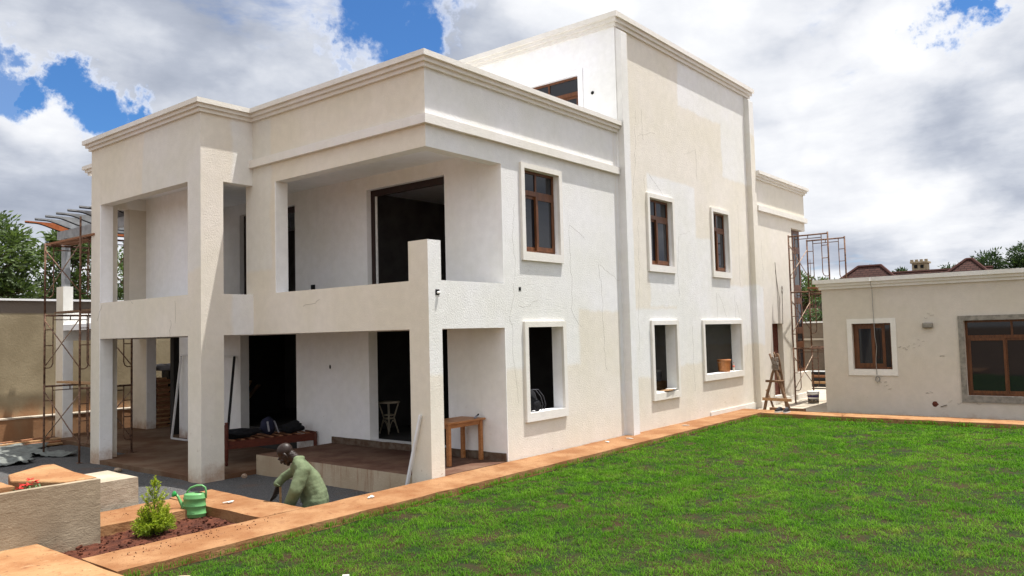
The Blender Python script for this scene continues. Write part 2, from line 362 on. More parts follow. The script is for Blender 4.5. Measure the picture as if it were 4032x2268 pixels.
def leafmat(name, dark, light, trans=.3, attr=True):
    m_, t, b = newmat(name, .55, 0, .3)
    a = t.n.new('ShaderNodeAttribute'); a.attribute_name = 'tone'; f = a.outputs['Fac']
    c = t.mix(f, dark, light); t.put(b.inputs['Base Color'], c)
    tr = t.n.new('ShaderNodeBsdfTranslucent'); t.put(tr.inputs[0], t.mix(1., c, (1.1, 1.25, .6), 'MULTIPLY'))
    mx = t.n.new('ShaderNodeMixShader'); mx.inputs[0].default_value = trans
    t.l.new(b.outputs[0], mx.inputs[1]); t.l.new(tr.outputs[0], mx.inputs[2])
    t.l.new(mx.outputs[0], [n for n in t.n if n.type == 'OUTPUT_MATERIAL'][0].inputs[0]); return m_
M_LEAF = leafmat('broad_leaves', (.030, .055, .018), (.14, .19, .065))
M_LEAFD = leafmat('dark_leaves', (.015, .032, .012), (.06, .095, .04))
M_CONIF = leafmat('golden_conifer_foliage', (.045, .15, .008), (.48, .52, .035))
M_BLADE = leafmat('sword_leaves', (.03, .055, .02), (.13, .19, .08))
M_BARK = simple('grey_bark', (.11, .08, .06), .95, 0, .3, 9, .02, 14)
# grass blades
m_, t, b = newmat('lawn_blades', .75, 0, .1); M_GRASS = m_; p = t.pos()
a = t.n.new('ShaderNodeAttribute'); a.attribute_name = 'tone'; f = a.outputs['Fac']
c = t.mix(f, (.024, .095, .004), (.125, .265, .014)); c = t.mix(t.ramp(t.noise(p, 1.3, 5, .65), .40, .64, .55, 0.), c, (.040, .115, .006))
c = t.mix(t.ramp(t.noise(p, .55, 4, .6), .42, .66, 0., .4), c, (.15, .26, .025))
c = t.mix(t.ramp(t.noise(p, 1.7, 4, .6), .60, .74, 0., .55), c, (.20, .22, .04))
t.put(b.inputs['Base Color'], c)
tr = t.n.new('ShaderNodeBsdfTranslucent'); t.put(tr.inputs[0], t.mix(1., c, (1., 1.35, .5), 'MULTIPLY'))
mx = t.n.new('ShaderNodeMixShader'); mx.inputs[0].default_value = .35
t.l.new(b.outputs[0], mx.inputs[1]); t.l.new(tr.outputs[0], mx.inputs[2]); t.l.new(mx.outputs[0], [n for n in t.n if n.type == 'OUTPUT_MATERIAL'][0].inputs[0])
M_LAWNB = soilmat('lawn_soil', (.010, .024, .003), (.040, .022, .009), 2.2, .03, 20.)

# ------------------------------------------------------------------ setting: ground
def grid(name, x0, x1, y0, y1, nx, ny, zf, mat, parent=None, skirt=None, smooth=True):
    V = []; F = []
    for j in range(ny + 1):
        for i in range(nx + 1):
            x = x0 + (x1 - x0) * i / nx; y = y0 + (y1 - y0) * j / ny; V.append((x, y, zf(x, y)))
    for j in range(ny):
        for i in range(nx):
            a = j * (nx + 1) + i; F.append([a, a + 1, a + nx + 2, a + nx + 1])
    if skirt is not None:
        rim = [i for i in range(nx + 1)] + [j * (nx + 1) + nx for j in range(1, ny + 1)] + [ny * (nx + 1) + i for i in range(nx - 1, -1, -1)] + [j * (nx + 1) for j in range(ny - 1, 0, -1)]
        b = len(V); V += [(V[i][0], V[i][1], skirt) for i in rim]; n = len(rim)
        F += [[rim[k], b + k, b + (k + 1) % n, rim[(k + 1) % n]] for k in range(n)]
    o = link_mesh(name, V, F, mat, parent, smooth)
    if skirt is not None and smooth:
        k = nx * ny; o.data.polygons.foreach_set('use_smooth', [i < k for i in range(len(F))])
    return o
N = lambda x, y, s=1., z=0.: mnoise.noise(Vector((x * s, y * s, z)))
g = MB(); g.V = [(-400, -400, -.47), (600, -400, -.47), (600, 600, -.47), (-400, 600, -.47)]; g.F = [[0, 1, 2, 3]]
tag(g.build('ground', M_EARTH), kind='structure')
tag(grid('gravel_yard', -9, 1.0, 0, 14.5, 60, 90, lambda x, y: -.41 + .018 * N(x, y, 1.3) + .008 * N(x, y, 5), M_GRAVEL), kind='structure')
tag(MB().box(13.2, 24, -2.24, -.16, -.46, -.08).build('pavement', M_PAVE), kind='structure')
tag(MB().box(19.15, 24, -.158, 8, -.46, -.083).build('yard_pavement', M_PAVE), kind='structure')
tag(grid('lawn_soil', -5.66, 12.26, -14, -.88, 120, 90, lambda x, y: -.115 + .02 * N(x, y, .9) + .012 * N(x, y, 4), M_LAWNB), kind='structure')

def roughbox(name, x0, x1, y0, y1, z0, z1, mat, seed, amp=.012, step=.16, label=None, cat=None, group=None, parent=None, sub=None):
    """a stone with a worn, uneven outline"""
    nx = max(2, int((x1 - x0) / step)); ny = max(2, int((y1 - y0) / step)); nz = max(2, int((z1 - z0) / step))
    bm = bmesh.new(); idx = {}
    def vert(i, j, k):
        key = (i, j, k)
        if key not in idx:
            p = Vector((x0 + (x1 - x0) * i / nx, y0 + (y1 - y0) * j / ny, z0 + (z1 - z0) * k / nz))
            q = p + Vector((seed, 0, 0)); dv = Vector((mnoise.noise(q * 2.1), mnoise.noise(q * 2.1 + Vector((5, 5, 5))), mnoise.noise(q * 2.1 + Vector((9, 2, 7))) * .6))
            dv += .5 * Vector((mnoise.noise(q * 8), mnoise.noise(q * 8 + Vector((5, 5, 5))), .6 * mnoise.noise(q * 8 + Vector((9, 2, 7)))))
            e = sum([i in (0, nx), j in (0, ny), k in (0, nz)])
            if e >= 2:   # round the arrises
                p += (Vector(((x0 + x1) / 2, (y0 + y1) / 2, (z0 + z1) / 2)) - p).normalized() * .012
            idx[key] = bm.verts.new(p + dv * amp)
        return idx[key]
    for i in range(nx):
        for j in range(ny):
            bm.faces.new([vert(i, j, nz), vert(i + 1, j, nz), vert(i + 1, j + 1, nz), vert(i, j + 1, nz)]); bm.faces.new([vert(i, j, 0), vert(i, j + 1, 0), vert(i + 1, j + 1, 0), vert(i + 1, j, 0)])
    for i in range(nx):
        for k in range(nz):
            bm.faces.new([vert(i, 0, k), vert(i + 1, 0, k), vert(i + 1, 0, k + 1), vert(i, 0, k + 1)]); bm.faces.new([vert(i, ny, k), vert(i, ny, k + 1), vert(i + 1, ny, k + 1), vert(i + 1, ny, k)])
    for j in range(ny):
        for k in range(nz):
            bm.faces.new([vert(0, j, k), vert(0, j, k + 1), vert(0, j + 1, k + 1), vert(0, j + 1, k)]); bm.faces.new([vert(nx, j, k), vert(nx, j + 1, k), vert(nx, j + 1, k + 1), vert(nx, j, k + 1)])
    me = bpy.data.meshes.new(name); off = org(parent)
    for v in bm.verts: v.co -= off
    bm.to_mesh(me); bm.free(); me.materials.append(mat)
    o = bpy.data.objects.new(name, me); col.objects.link(o); o.parent = parent
    return tag(o, label, cat, group)
kb = 'sandstone kerbs edging lawn and planting bed'
roughbox('kerb', -5.69, 13.19, -.90, -.012, -.46, 0, M_KERB, 1., .013, .17, 'long orange stained sandstone kerb running along the foot of the sunlit house wall', 'kerb', kb)
roughbox('kerb', 12.28, 13.19, -14, -.91, -.46, 0, M_KERB2, 4., .012, .2, 'pale orange kerb along the front of the low flat roofed building', 'kerb', kb)
roughbox('kerb', -3.33, -2.60, .0, 2.5, -.46, 0, M_KERB, 9., .016, .15, 'broad orange kerb between the watering can and the kneeling man', 'kerb', kb)
roughbox('kerb', -5.2, -3.34, 1.42, 2.42, -.46, -.004, M_KERB, 14., .016, .15, 'orange kerb behind the golden conifer, below the pale stone block', 'kerb', kb)
roughbox('stone_slab', -9.2, -5.72, -3.2, 2.35, -.46, .015, M_KERB2, 21., .010, .2, 'wide orange stone slab filling the lower left corner', 'stone slab')
# planting bed
tag(grid('planting_bed_soil', -5.7, -3.34, -.0, 1.42, 70, 45, lambda x, y: -.14 + .035 * N(x, y, 2.2) + .022 * N(x, y, 9) + .012 * N(x, y, 22), M_SOIL), kind='structure')
random.seed(3)
cl = MB()
for i in range(420):
    x = random.uniform(-5.6, -3.4); y = random.uniform(.02, 1.38); r = random.uniform(.006, .028) * random.random() + .006
    cl.rock((x, y, -.13 + .035 * N(x, y, 2.2) + r * .4), r, i, n=3)
for i in range(150):
    x = random.gauss(-4.6, .7); y = random.gauss(-.22, .14) if random.random() < .75 else random.gauss(1.9, .2)
    if y > .3 and not (-5.1 < x < -3.4): continue
    if not -.85 < y < 2.3 or not -5.6 < x < -3: continue
    cl.rock((x, y, .004), random.uniform(.003, .010), i, n=3)
tag(cl.build('soil_clods', M_SOIL), 'dark red soil crumbs scattered over the planting bed and kerb', 'soil', kind='stuff')

# ------------------------------------------------------------------ lawn grass (uncountable)
def grass():
    rng = np.random.default_rng(5)
    P = []
    def scatter(x0, x1, y0, y1, dens):
        n = int((x1 - x0) * (y1 - y0) * dens); return np.stack([rng.uniform(x0, x1, n), rng.uniform(y0, y1, n)], 1)
    c0 = np.array([-9.67, -9.63]); pts = np.concatenate([scatter(-5.64, 3, -7, -.915, 2700), scatter(3, 12.24, -12.5, -.915, 1600), scatter(-5.64, 3, -9.8, -7, 2300)])
    dv = pts - c0; ang = np.arctan2(dv[:, 0], dv[:, 1]) - .8934; dist = np.hypot(dv[:, 0], dv[:, 1])
    keep = (np.abs(ang) < .66) & (dist > 7.2); pts = pts[keep]; dist = dist[keep]
    # clumpy density with bare spots
    ds = np.array([.8 * N(x, y, 2.4) + .9 * N(x, y, 7.5, 3.) for x, y in pts])
    bare = np.array([.8 * N(x, y, .8, 7.) + .6 * N(x, y, 2.6, 2.) + .5 * N(x, y, 6., 8.) for x, y in pts])
    prob = np.clip(.86 + ds * 1.0, .28, 1.) * np.clip((.60 - bare) / .14, .05, 1.)
    k = rng.random(len(pts)) < prob; pts = pts[k]; dist = dist[k]; ds = ds[k]; n = len(pts)
    h = rng.uniform(.020, .046, n) * (1 + .7 * np.clip(ds, -1, 1)); a = rng.uniform(0, 2 * np.pi, n); w_ = rng.uniform(.004, .007, n) * np.clip(dist / 10, 1, 2.2)
    lean = rng.uniform(.4, 2.0, n) * h; edge = (pts[:, 1] > -1.0) | (pts[:, 0] > 12.16); z0 = np.where(edge, -.085, -.118); h = np.where(edge, h * rng.uniform(1., 2.1, n), h)
    da = np.stack([np.cos(a), np.sin(a)], 1); pa = np.stack([-np.sin(a), np.cos(a)], 1)
    V = np.zeros((n, 5, 3)); mid = pts + da * (lean * .35)[:, None]; tip = pts + da * lean[:, None]
    V[:, 0, :2] = pts - pa * w_[:, None] * .5; V[:, 1, :2] = pts + pa * w_[:, None] * .5; V[:, 0, 2] = V[:, 1, 2] = z0
    V[:, 2, :2] = mid + pa * w_[:, None] * .5; V[:, 3, :2] = mid - pa * w_[:, None] * .5; V[:, 2, 2] = V[:, 3, 2] = z0 + h * .72
    V[:, 4, :2] = tip; V[:, 4, 2] = z0 + h * rng.uniform(.7, 1.05, n)
    me = bpy.data.meshes.new('lawn_grass'); me.vertices.add(n * 5); me.vertices.foreach_set('co', V.reshape(-1))
    b5 = (np.arange(n) * 5)[:, None]
    loops = np.concatenate([b5 + np.array([[0, 1, 2, 3]]), b5 + np.array([[3, 2, 4]])], 1).reshape(-1)
    me.loops.add(len(loops)); me.loops.foreach_set('vertex_index', loops.astype(np.int32))
    st = np.stack([np.arange(n) * 7, np.arange(n) * 7 + 4], 1).reshape(-1)
    me.polygons.add(2 * n); me.polygons.foreach_set('loop_start', st.astype(np.int32)); me.polygons.foreach_set('use_smooth', [True] * (2 * n))
    me.update(calc_edges=True); me.validate()
    at = me.attributes.new('tone', 'FLOAT', 'POINT'); at.data.foreach_set('value', np.repeat(np.clip(rng.normal(.45, .36, n) + ds * .4, 0, 1), 5).astype(np.float32))
    me.materials.append(M_GRASS); o = bpy.data.objects.new('lawn_grass', me); col.objects.link(o)
    tag(o, 'bright green patchy lawn grass with small bare spots', 'grass', kind='stuff')
grass()

# ------------------------------------------------------------------ house (solid modelling on a grid)
def csg(ops, names, mats, parent, voidwhite=None):
    """ops: (label, x0,x1,y0,y1,z0,z1, mode); label 0 = cut, -1 = cut with undercoated reveals. Emits one mesh per label."""
    cs = [sorted({round(o_[1 + 2 * a + k], 4) for o_ in ops for k in (0, 1)}) for a in range(3)]
    G = np.zeros([len(c) - 1 for c in cs], dtype=np.int16)
    for o_ in ops:
        sl = tuple(slice(cs[a].index(round(o_[1 + 2 * a], 4)), cs[a].index(round(o_[2 + 2 * a], 4))) for a in range(3))
        if len(o_) > 7 and o_[7] == 'fill': sub = G[sl]; sub[sub <= 0] = o_[0]
        else:
            if o_[0] == -1: sub = G[sl]; sub[sub > 0] = -1
            else: G[sl] = o_[0]
    P = np.pad(G, 1); out = {}
    C = [[c[0] - 1] + c + [c[-1] + 1] for c in cs]
    for ax in range(3):
        A = np.moveaxis(P, ax, 0); d0, d1 = A[:-1], A[1:]
        for sgn, own, oth in ((1, d0, d1), (-1, d1, d0)):
            for i, j, k in np.argwhere((own > 0) & (oth <= 0)):
                lab = int(own[i, j, k]); wht = int(oth[i, j, k]) == -1
                o2 = [a for a in range(3) if a != ax]; u0, u1 = C[o2[0]][j], C[o2[0]][j + 1]; v0, v1 = C[o2[1]][k], C[o2[1]][k + 1]; c0 = C[ax][i + 1]
                q = [(u0, v0), (u1, v0), (u1, v1), (u0, v1)]
                if (sgn < 0) != (ax == 1): q = q[::-1]
                vs = []
                for (a_, b_) in q:
                    p = [0, 0, 0]; p[ax] = c0; p[o2[0]] = a_; p[o2[1]] = b_; vs.append(tuple(p))
                out.setdefault(lab, []).append((vs, wht, ax, sgn, c0))
    objs = {}; pieces = []
    for lab, fs in out.items():
        par = {}
        def find(a):
            while par.setdefault(a, a) != a: par[a] = par[par[a]]; a = par[a]
            return a
        for f_ in fs:
            r0 = find(f_[0][0])
            for v in f_[0][1:]: par[find(v)] = r0
        comp = {}
        for f_ in fs: comp.setdefault(find(f_[0][0]), []).append(f_)
        pieces += [(lab, c_) for c_ in comp.values()]
    for lab, fs in pieces:
        V = {}; F = []; idx = []
        for vs, wht, ax, sgn, c0 in fs:
            F.append([V.setdefault(v, len(V)) for v in vs])
            base = mats[lab]; idx.append(1 if wht else (2 if (ax == 0 and sgn < 0) else 0))
        ms = base if isinstance(base, (list, tuple)) else [base, base, base]
        objs[lab] = link_mesh(names[lab], list(V.keys()), F, None, parent, False, ms, idx)
    return objs
house = thing('house', (0, 0, -.45), 'large cream two storey flat roofed house under construction with open balconies', 'house')
W, CO, PA, CN, BA, RF, TE, TW_, PL, IN, SW, NI, FL, INU, STN, POD, BF = 1, 2, 3, 4, 5, 6, 7, 8, 9, 10, 11, 12, 13, 14, 15, 16, 17
names = {W: 'wall', CO: 'column', PA: 'balcony_parapet', CN: 'cornice', BA: 'string_course', RF: 'roof', TE: 'terrace', TW_: 'stair_tower_wall', PL: 'pilaster', IN: 'rear_wall', SW: 'tower_side_wall', NI: 'duct_recess', FL: 'floor', INU: 'upper_room_wall', STN: 'stained_pier', POD: 'podium', BF: 'balcony_floor'}
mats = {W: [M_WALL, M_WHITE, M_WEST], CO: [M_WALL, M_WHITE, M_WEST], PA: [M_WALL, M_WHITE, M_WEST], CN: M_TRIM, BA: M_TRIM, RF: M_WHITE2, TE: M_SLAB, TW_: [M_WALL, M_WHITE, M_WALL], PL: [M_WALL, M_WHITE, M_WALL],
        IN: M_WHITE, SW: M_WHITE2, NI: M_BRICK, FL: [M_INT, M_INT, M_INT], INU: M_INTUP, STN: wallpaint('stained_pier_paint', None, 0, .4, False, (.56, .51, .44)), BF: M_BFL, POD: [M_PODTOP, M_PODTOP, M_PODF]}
ops = []
A = lambda lab, x0, x1, y0, y1, z0, z1, mode=None: ops.append((lab, x0, x1, y0, y1, z0, z1) + ((mode,) if mode else ()))
G0 = -.46
# slabs and floors
A(TE, -1.19, 4.6, 5.29, 10.3, G0, -.31); A(TE, .0, 4.6, 10.3, 16.35, G0, -.31)
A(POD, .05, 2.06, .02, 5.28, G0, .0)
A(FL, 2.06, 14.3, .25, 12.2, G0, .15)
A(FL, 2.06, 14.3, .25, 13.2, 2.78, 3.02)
# exterior walls
A(W, 2.31, 6.44, 0, .25, G0, 7.147)
A(IN, 2.056, 2.31, 0, 12.2, -.31, 6.05)
A(W, 2.056, 2.31, 0, .25, G0, 7.147)
A(IN, 2.056, 2.07, 0, .25, 0., 2.55); A(IN, 2.056, 2.07, 0, .25, 3.404, 5.74)
A(RF, 0, 6.44, 0.25, 13.2, 6.05, 6.3); A(RF, -1.206, 0, 5.52, 10.29, 6.05, 6.3)
A(BF, -.956, 2.056, 5.52, 10.0, 2.78, 3.02); A(BF, .25, 2.056, .25, 5.52, 2.78, 3.02)
# upper fascia
A(W, 0, 2.056, 0, .25, 5.74, 7.147); A(W, 0, .25, .25, 5.52, 5.74, 7.147)
A(W, -1.206, 0, 5.27, 5.52, 5.762, 7.147); A(W, -1.206, -.956, 5.52, 10.29, 5.762, 7.147); A(W, -.956, 2.31, 10.0, 10.29, 5.762, 7.147)
A(W, 0, .25, 5.52, 10.0, 6.05, 7.147)
# first floor beams with parapets
A(PA, 0, .25, .483, 5.27, 2.55, 3.404); A(PA, .325, 2.056, 0, .25, 2.55, 3.404)
A(PA, -1.206, .25, 5.27, 5.52, 2.55, 3.404); A(PA, -1.206, -.956, 5.52, 10.29, 2.55, 3.404); A(PA, -.956, .3, 10.04, 10.29, 2.55, 3.404); A(PA, .3, 2.31, 10.04, 10.29, 2.55, 3.02)
# rear terrace wing
A(PA, .21, 5.5, 15.48, 15.75, 2.55, 3.40)
A(RF, .21, 5.5, 12.2, 15.48, 2.85, 3.02)
# south-west pier
A(CO, 0, .325, 0, .483, G0, 4.107)
# upper pier
A(W, 0, .3, 4.46, 5.53, 3.404, 5.74); A(IN, 0, .3, 4.44, 4.46, 3.404, 5.74)
A(IN, .0, .25, 7.0, 10.0, 3.02, 6.05); A(STN, -.42, .25, 10.0, 10.29, 3.404, 5.762)
# bump columns
A(CO, -1.206, -.70, 5.27, 5.78, G0, 7.147)
A(CO, -1.206, -.91, 9.82, 10.29, G0, 7.147); A(IN, -1.206, -.91, 9.80, 9.82, -.31, 5.762); A(CO, -.91, -.71, 10.0, 10.29, G0, 5.762)
for (a0, a1, b0, b1, zt) in ((.21, .49, 15.48, 16.0, 3.40), (2.61, 2.92, 15.26, 16.2, 2.55)):
    A(CO, a0, a1, b0 + .02, b1, G0, zt); A(IN, a0, a1, b0, b0 + .02, -.31, 2.55)
A(CO, .21, .49, 15.5, 15.98, 3.40, 4.17)
A(CO, 2.30, 2.60, 11.9, 12.2, -.31, 2.8)
# interior partitions (dim rooms)
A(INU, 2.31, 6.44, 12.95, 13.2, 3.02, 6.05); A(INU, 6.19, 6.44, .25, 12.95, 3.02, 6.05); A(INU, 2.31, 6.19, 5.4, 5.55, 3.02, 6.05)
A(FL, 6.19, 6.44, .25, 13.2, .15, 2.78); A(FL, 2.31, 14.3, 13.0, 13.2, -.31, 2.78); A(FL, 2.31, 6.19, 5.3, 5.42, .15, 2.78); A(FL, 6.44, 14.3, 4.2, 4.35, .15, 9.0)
A(0, 6.19, 6.86, 13.0, 13.2, 1.25, 2.56)
# tower
A(TW_, 6.44, 14.56, -.04, .25, G0, 9.74); A(SW, 6.44, 6.70, .25, 8.0, 6.3, 9.74); A(SW, 6.425, 6.44, -.04, 8.0, 6.3, 9.74)
A(TW_, 14.3, 14.56, .25, 8.0, G0, 9.74)
A(RF, 6.70, 14.3, .25, 8.0, 9.0, 9.2); A(FL, 6.7, 14.3, .25, 4.2, 6.05, 6.3)
# lower block at right
A(W, 14.56, 19.1, -.15, .1, G0, 7.147); A(W, 18.85, 19.1, .1, 7.0, G0, 7.147); A(RF, 14.56, 18.85, .1, 7.0, 6.3, 6.5); A(FL, 14.56, 18.85, .1, 7.0, 2.78, 3.02)
A(0, 17.68, 19.1, -.15, 1.4, .82, 5.84)
A(NI, 15.50, 16.55, .02, .1, .15, 2.55); A(0, 15.53, 16.45, -.15, .02, .18, 2.53)
# window and door cuts
for (a0, a1, z0, z1) in ((2.73, 3.93, .85, 2.555), (2.73, 3.93, 4.06, 5.76)): A(-1, a0, a1, 0, .25, z0, z1)
for (a0, a1, z0, z1) in ((7.78, 9.0, .85, 2.555), (7.78, 9.0, 4.06, 5.76), (11.49, 12.55, 4.06, 5.79), (10.67, 13.19, 1.15, 2.55)): A(-1, a0, a1, -.04, .25, z0, z1)
A(-1, 2.056, 2.31, 1.53, 3.955, .15, 2.55); A(-1, 2.056, 2.31, 6.63, 9.06, -.31, 2.55); A(-1, 2.056, 2.31, 1.53, 3.955, 3.02, 5.75); A(-1, 2.056, 2.31, 6.63, 9.06, 3.02, 5.75)
A(0, 6.425, 6.70, 1.04, 3.0, 7.2, 8.80)
A(FL, 2.056, 2.31, 6.63, 9.06, -.31, -.05)
# cornices: three stepped courses round each block, then parapet cores
def cornice(fp, ztop, zc, p):
    st = [(0, p * .33), (zc * .3, p * .66), (zc * .6, p)]
    for k, (dz, pr) in enumerate(st):
        z0 = ztop - zc + dz; z1 = ztop - zc + (st[k + 1][0] if k < 2 else zc)
        for (x0, x1, y0, y1, sides) in fp:
            A(CN, x0 - (pr if 'w' in sides else 0), x1 + (pr if 'e' in sides else 0), y0 - (pr if 's' in sides else 0), y1 + (pr if 'n' in sides else 0), z0, z1, 'fill')
cornice([(0, 6.42, 0, 13.2, 'wsn'), (-1.206, 0, 5.27, 10.29, 'wsn')], 7.396, .25, .166)
cornice([(6.425, 14.56, -.04, 8.0, 'wsen')], 10.05, .31, .16)
cornice([(14.56, 19.1, -.15, 7.0, 'sen')], 7.396, .25, .166)
A(0, .25, 6.3, .25, 12.9, 6.3, 7.396); A(0, -.956, .25, 5.52, 10.04, 6.3, 7.396); A(0, 6.75, 14.3, .25, 7.75, 9.2, 10.05); A(0, 14.6, 18.85, .1, 6.75, 6.5, 7.396)
A(BA, -.09, 6.40, -.09, 0, 6.132, 6.297, 'fill'); A(BA, -.09, 0, 0, 5.27, 6.132, 6.297, 'fill')
A(BA, 14.58, 19.19, -.24, -.15, 6.132, 6.297, 'fill'); A(BA, 19.1, 19.19, -.15, 7, 6.132, 6.297, 'fill')
csg(ops, names, mats, house)
# pilasters with weathered tops
for x0, x1 in ((6.44, 6.73), (14.2, 14.555)):
    pm = MB(); zt = 9.60
    pm.quadbox([(x0 + .003, -.2, G0), (x1, -.2, G0), (x1, -.041, G0), (x0 + .003, -.041, G0), (x0 + .003, -.2, zt), (x1, -.2, zt), (x1, -.041, zt + .13), (x0 + .003, -.041, zt + .13)])
    pm.build('pilaster', M_WALL, house)
# low skirting plinth at the far foot
pm = MB(); pm.box(10.9, 14.2, -.07, -.043, G0, .11); pm.box(14.195, 15.5, -.235, -.203, G0, .13); pm.box(16.5, 19.13, -.19, -.153, G0, .10); pm.build('skirting', M_TRIM, house)

def wframe(name, mp, a0, a1, z0, z1, d0, kind, parent, mat=None):
    """window unit: mp maps (along, depth, z) to world"""
    f = MB(); gl = []; fr = .055; dd = .05
    def bx(b0, b1, e0, e1, c0, c1, mb=None):
        P = [mp(*q) for q in ((b0, e0, c0), (b1, e0, c0), (b1, e1, c0), (b0, e1, c0), (b0, e0, c1), (b1, e0, c1), (b1, e1, c1), (b0, e1, c1))]; (mb or f).quadbox(P)
    bx(a0, a0 + fr, d0, d0 + dd, z0, z1); bx(a1 - fr, a1, d0, d0 + dd, z0, z1); bx(a0 + fr, a1 - fr, d0, d0 + dd, z0, z0 + fr); bx(a0 + fr, a1 - fr, d0, d0 + dd, z1 - fr, z1)
    def light(b0, b1, c0, c1, off=.02, sash=0.):
        s_ = sash
        if s_:
            bx(b0, b0 + s_, d0 + off - .012, d0 + off + .028, c0, c1); bx(b1 - s_, b1, d0 + off - .012, d0 + off + .028, c0, c1)
            bx(b0 + s_, b1 - s_, d0 + off - .012, d0 + off + .028, c0, c0 + s_ * 1.2); bx(b0 + s_, b1 - s_, d0 + off - .012, d0 + off + .028, c1 - s_, c1)
        g_ = MB(); bx(b0 + s_, b1 - s_, d0 + off + .004, d0 + off + .012, c0 + s_, c1 - s_, g_); gl.append(g_)
    i0, i1, j0, j1 = a0 + fr, a1 - fr, z0 + fr, z1 - fr
    if kind == 'tall':
        zt = z0 + (z1 - z0) * .70; bx(i0, i1, d0 - .005, d0 + dd, zt, zt + .10); mx_ = (i0 + i1) / 2 - .03
        bx(mx_ - .025, mx_ + .025, d0 + .002, d0 + dd - .002, zt + .10, j1)
        light(i0, mx_ - .025, zt + .10, j1); light(mx_ + .025, i1, zt + .10, j1)
        light(i0, mx_ + .03, j0, zt, .035, .06); light(mx_ - .04, i1, j0, zt, -.012, .07)
    elif kind == 'slide':
        mx_ = (i0 + i1) / 2; light(i0, mx_ + .06, j0, j1, -.01, .09); light(mx_ - .02, i1 - .14, j0, j1, .035, .08); g_ = MB(); bx(i1 - .14, i1, d0 + .035, d0 + .04, j0, j1, g_); gl.append(g_)
    elif kind == 'wide':
        zt = z0 + (z1 - z0) * .76; bx(i0, i1, d0 - .005, d0 + dd, zt, zt + .08); k = i0
        for q in (1., 2.):
            bx(i0 + q * 1.0 - .025, i0 + q * 1.0 + .025, d0 + .002, d0 + dd - .002, zt + .08, j1)
        light(i0, i1, zt + .08, j1)
        light(i0, i0 + .85, j0, zt, -.012, .06); light(i0 + .82, i0 + 1.9, j0, zt, .035, .06); light(i0 + 1.85, i1, j0, zt, -.012, .06)
    elif kind == 'stair':
        hs = [z0 + fr, z0 + .95, z0 + 1.45, z0 + 2.5, z0 + 2.95, z0 + 4.3, j1]
        for h in hs[1:-1]: bx(i0, i1, d0 - .004, d0 + dd, h - .06, h + .06)
        for h in range(6):
            lo = hs[h] + (.06 if h else 0); hi = hs[h + 1] - (.06 if h < 5 else 0); mx_ = i0 + (i1 - i0) * .42
            bx(mx_ - .04, mx_ + .04, d0 + .002, d0 + dd - .002, lo, hi); light(i0, mx_ - .04, lo, hi, .02, .03); light(mx_ + .04, i1, lo, hi, .01, .05)
    o = f.build(name, mat or M_FRAME, parent)
    for g_ in gl: g_.build('pane', M_GLASS, o)
    return o
def trim(mp, a0, a1, z0, z1, d0, parent, wd=.12, pr=.055, mat=None, sill=.17):
    t_ = MB()
    def bx(b0, b1, e0, e1, c0, c1): t_.quadbox([mp(*q) for q in ((b0, e0, c0), (b1, e0, c0), (b1, e1, c0), (b0, e1, c0), (b0, e0, c1), (b1, e0, c1), (b1, e1, c1), (b0, e1, c1))])
    e = .003
    bx(a0 - wd, a0 + e, d0 - pr, d0 + .01, z0 - sill, z1 + wd); bx(a1 - e, a1 + wd, d0 - pr, d0 + .01, z0 - sill, z1 + wd)
    bx(a0 + e, a1 - e, d0 - pr, d0 + .01, z1 - e, z1 + wd); bx(a0 + e, a1 - e, d0 - pr, d0 + .01, z0 - sill, z0 + e)
    return t_.build('window_surround', mat or M_TRIM, parent)
south = lambda y: (lambda a, d_, z: (a, y + d_, z))
for (a0, a1, z0, z1, y, kind) in ((2.73, 3.93, 4.06, 5.76, 0, 'tall'), (7.78, 9.0, 4.06, 5.76, -.04, 'tall'), (11.49, 12.55, 4.06, 5.79, -.04, 'tall')):
    o = wframe('window', south(y), a0 + .004, a1 - .004, z0 + .004, z1 - .004, .10, kind, house); trim(south(y), a0, a1, z0, z1, 0, o, .105, .055)
for (a0, a1, z0, z1, y) in ((2.73, 3.93, .85, 2.555, 0), (7.78, 9.0, .85, 2.555, -.04), (10.67, 13.19, 1.15, 2.55, -.04)):
    trim(south(y), a0, a1, z0, z1, 0, house, .11, .055)
wframe('stair_window', south(0), 17.70, 18.98, .825, 5.83, .02, 'stair', house)
west = lambda x: (lambda a, d_, z: (x + d_, a, z))
o = wframe('window', west(6.44), 1.045, 2.99, 7.205, 8.795, .05, 'tall', house)
t_ = MB(); 
for q in ((.90, 1.043, 7.2, 8.93), (1.043, 3.0, 8.797, 8.93)): t_.box(6.405, 6.424, q[0], q[1], q[2], q[3])
t_.build('window_surround', M_WHITE2, o)
ft = roughbox('footing', 2.02, 2.054, .02, 5.27, .002, .15, M_FOOT, 77., .012, .09, parent=house)
# upstairs sliding door frames
for y0, y1 in ((1.533, 3.95), (6.633, 9.057)):
    f = MB(); f.box(2.18, 2.24, y0, y0 + .1, 3.025, 5.745); f.box(2.18, 2.24, y1 - .12, y1, 3.025, 5.745); f.box(2.18, 2.24, y0 + .1, y1 - .12, 5.60, 5.745)
    f.build('door_frame', M_FRAMED, house)
MB().box(2.19, 2.21, 3.76, 3.82, 3.03, 5.6).build('door_track', M_WPLAST, house)
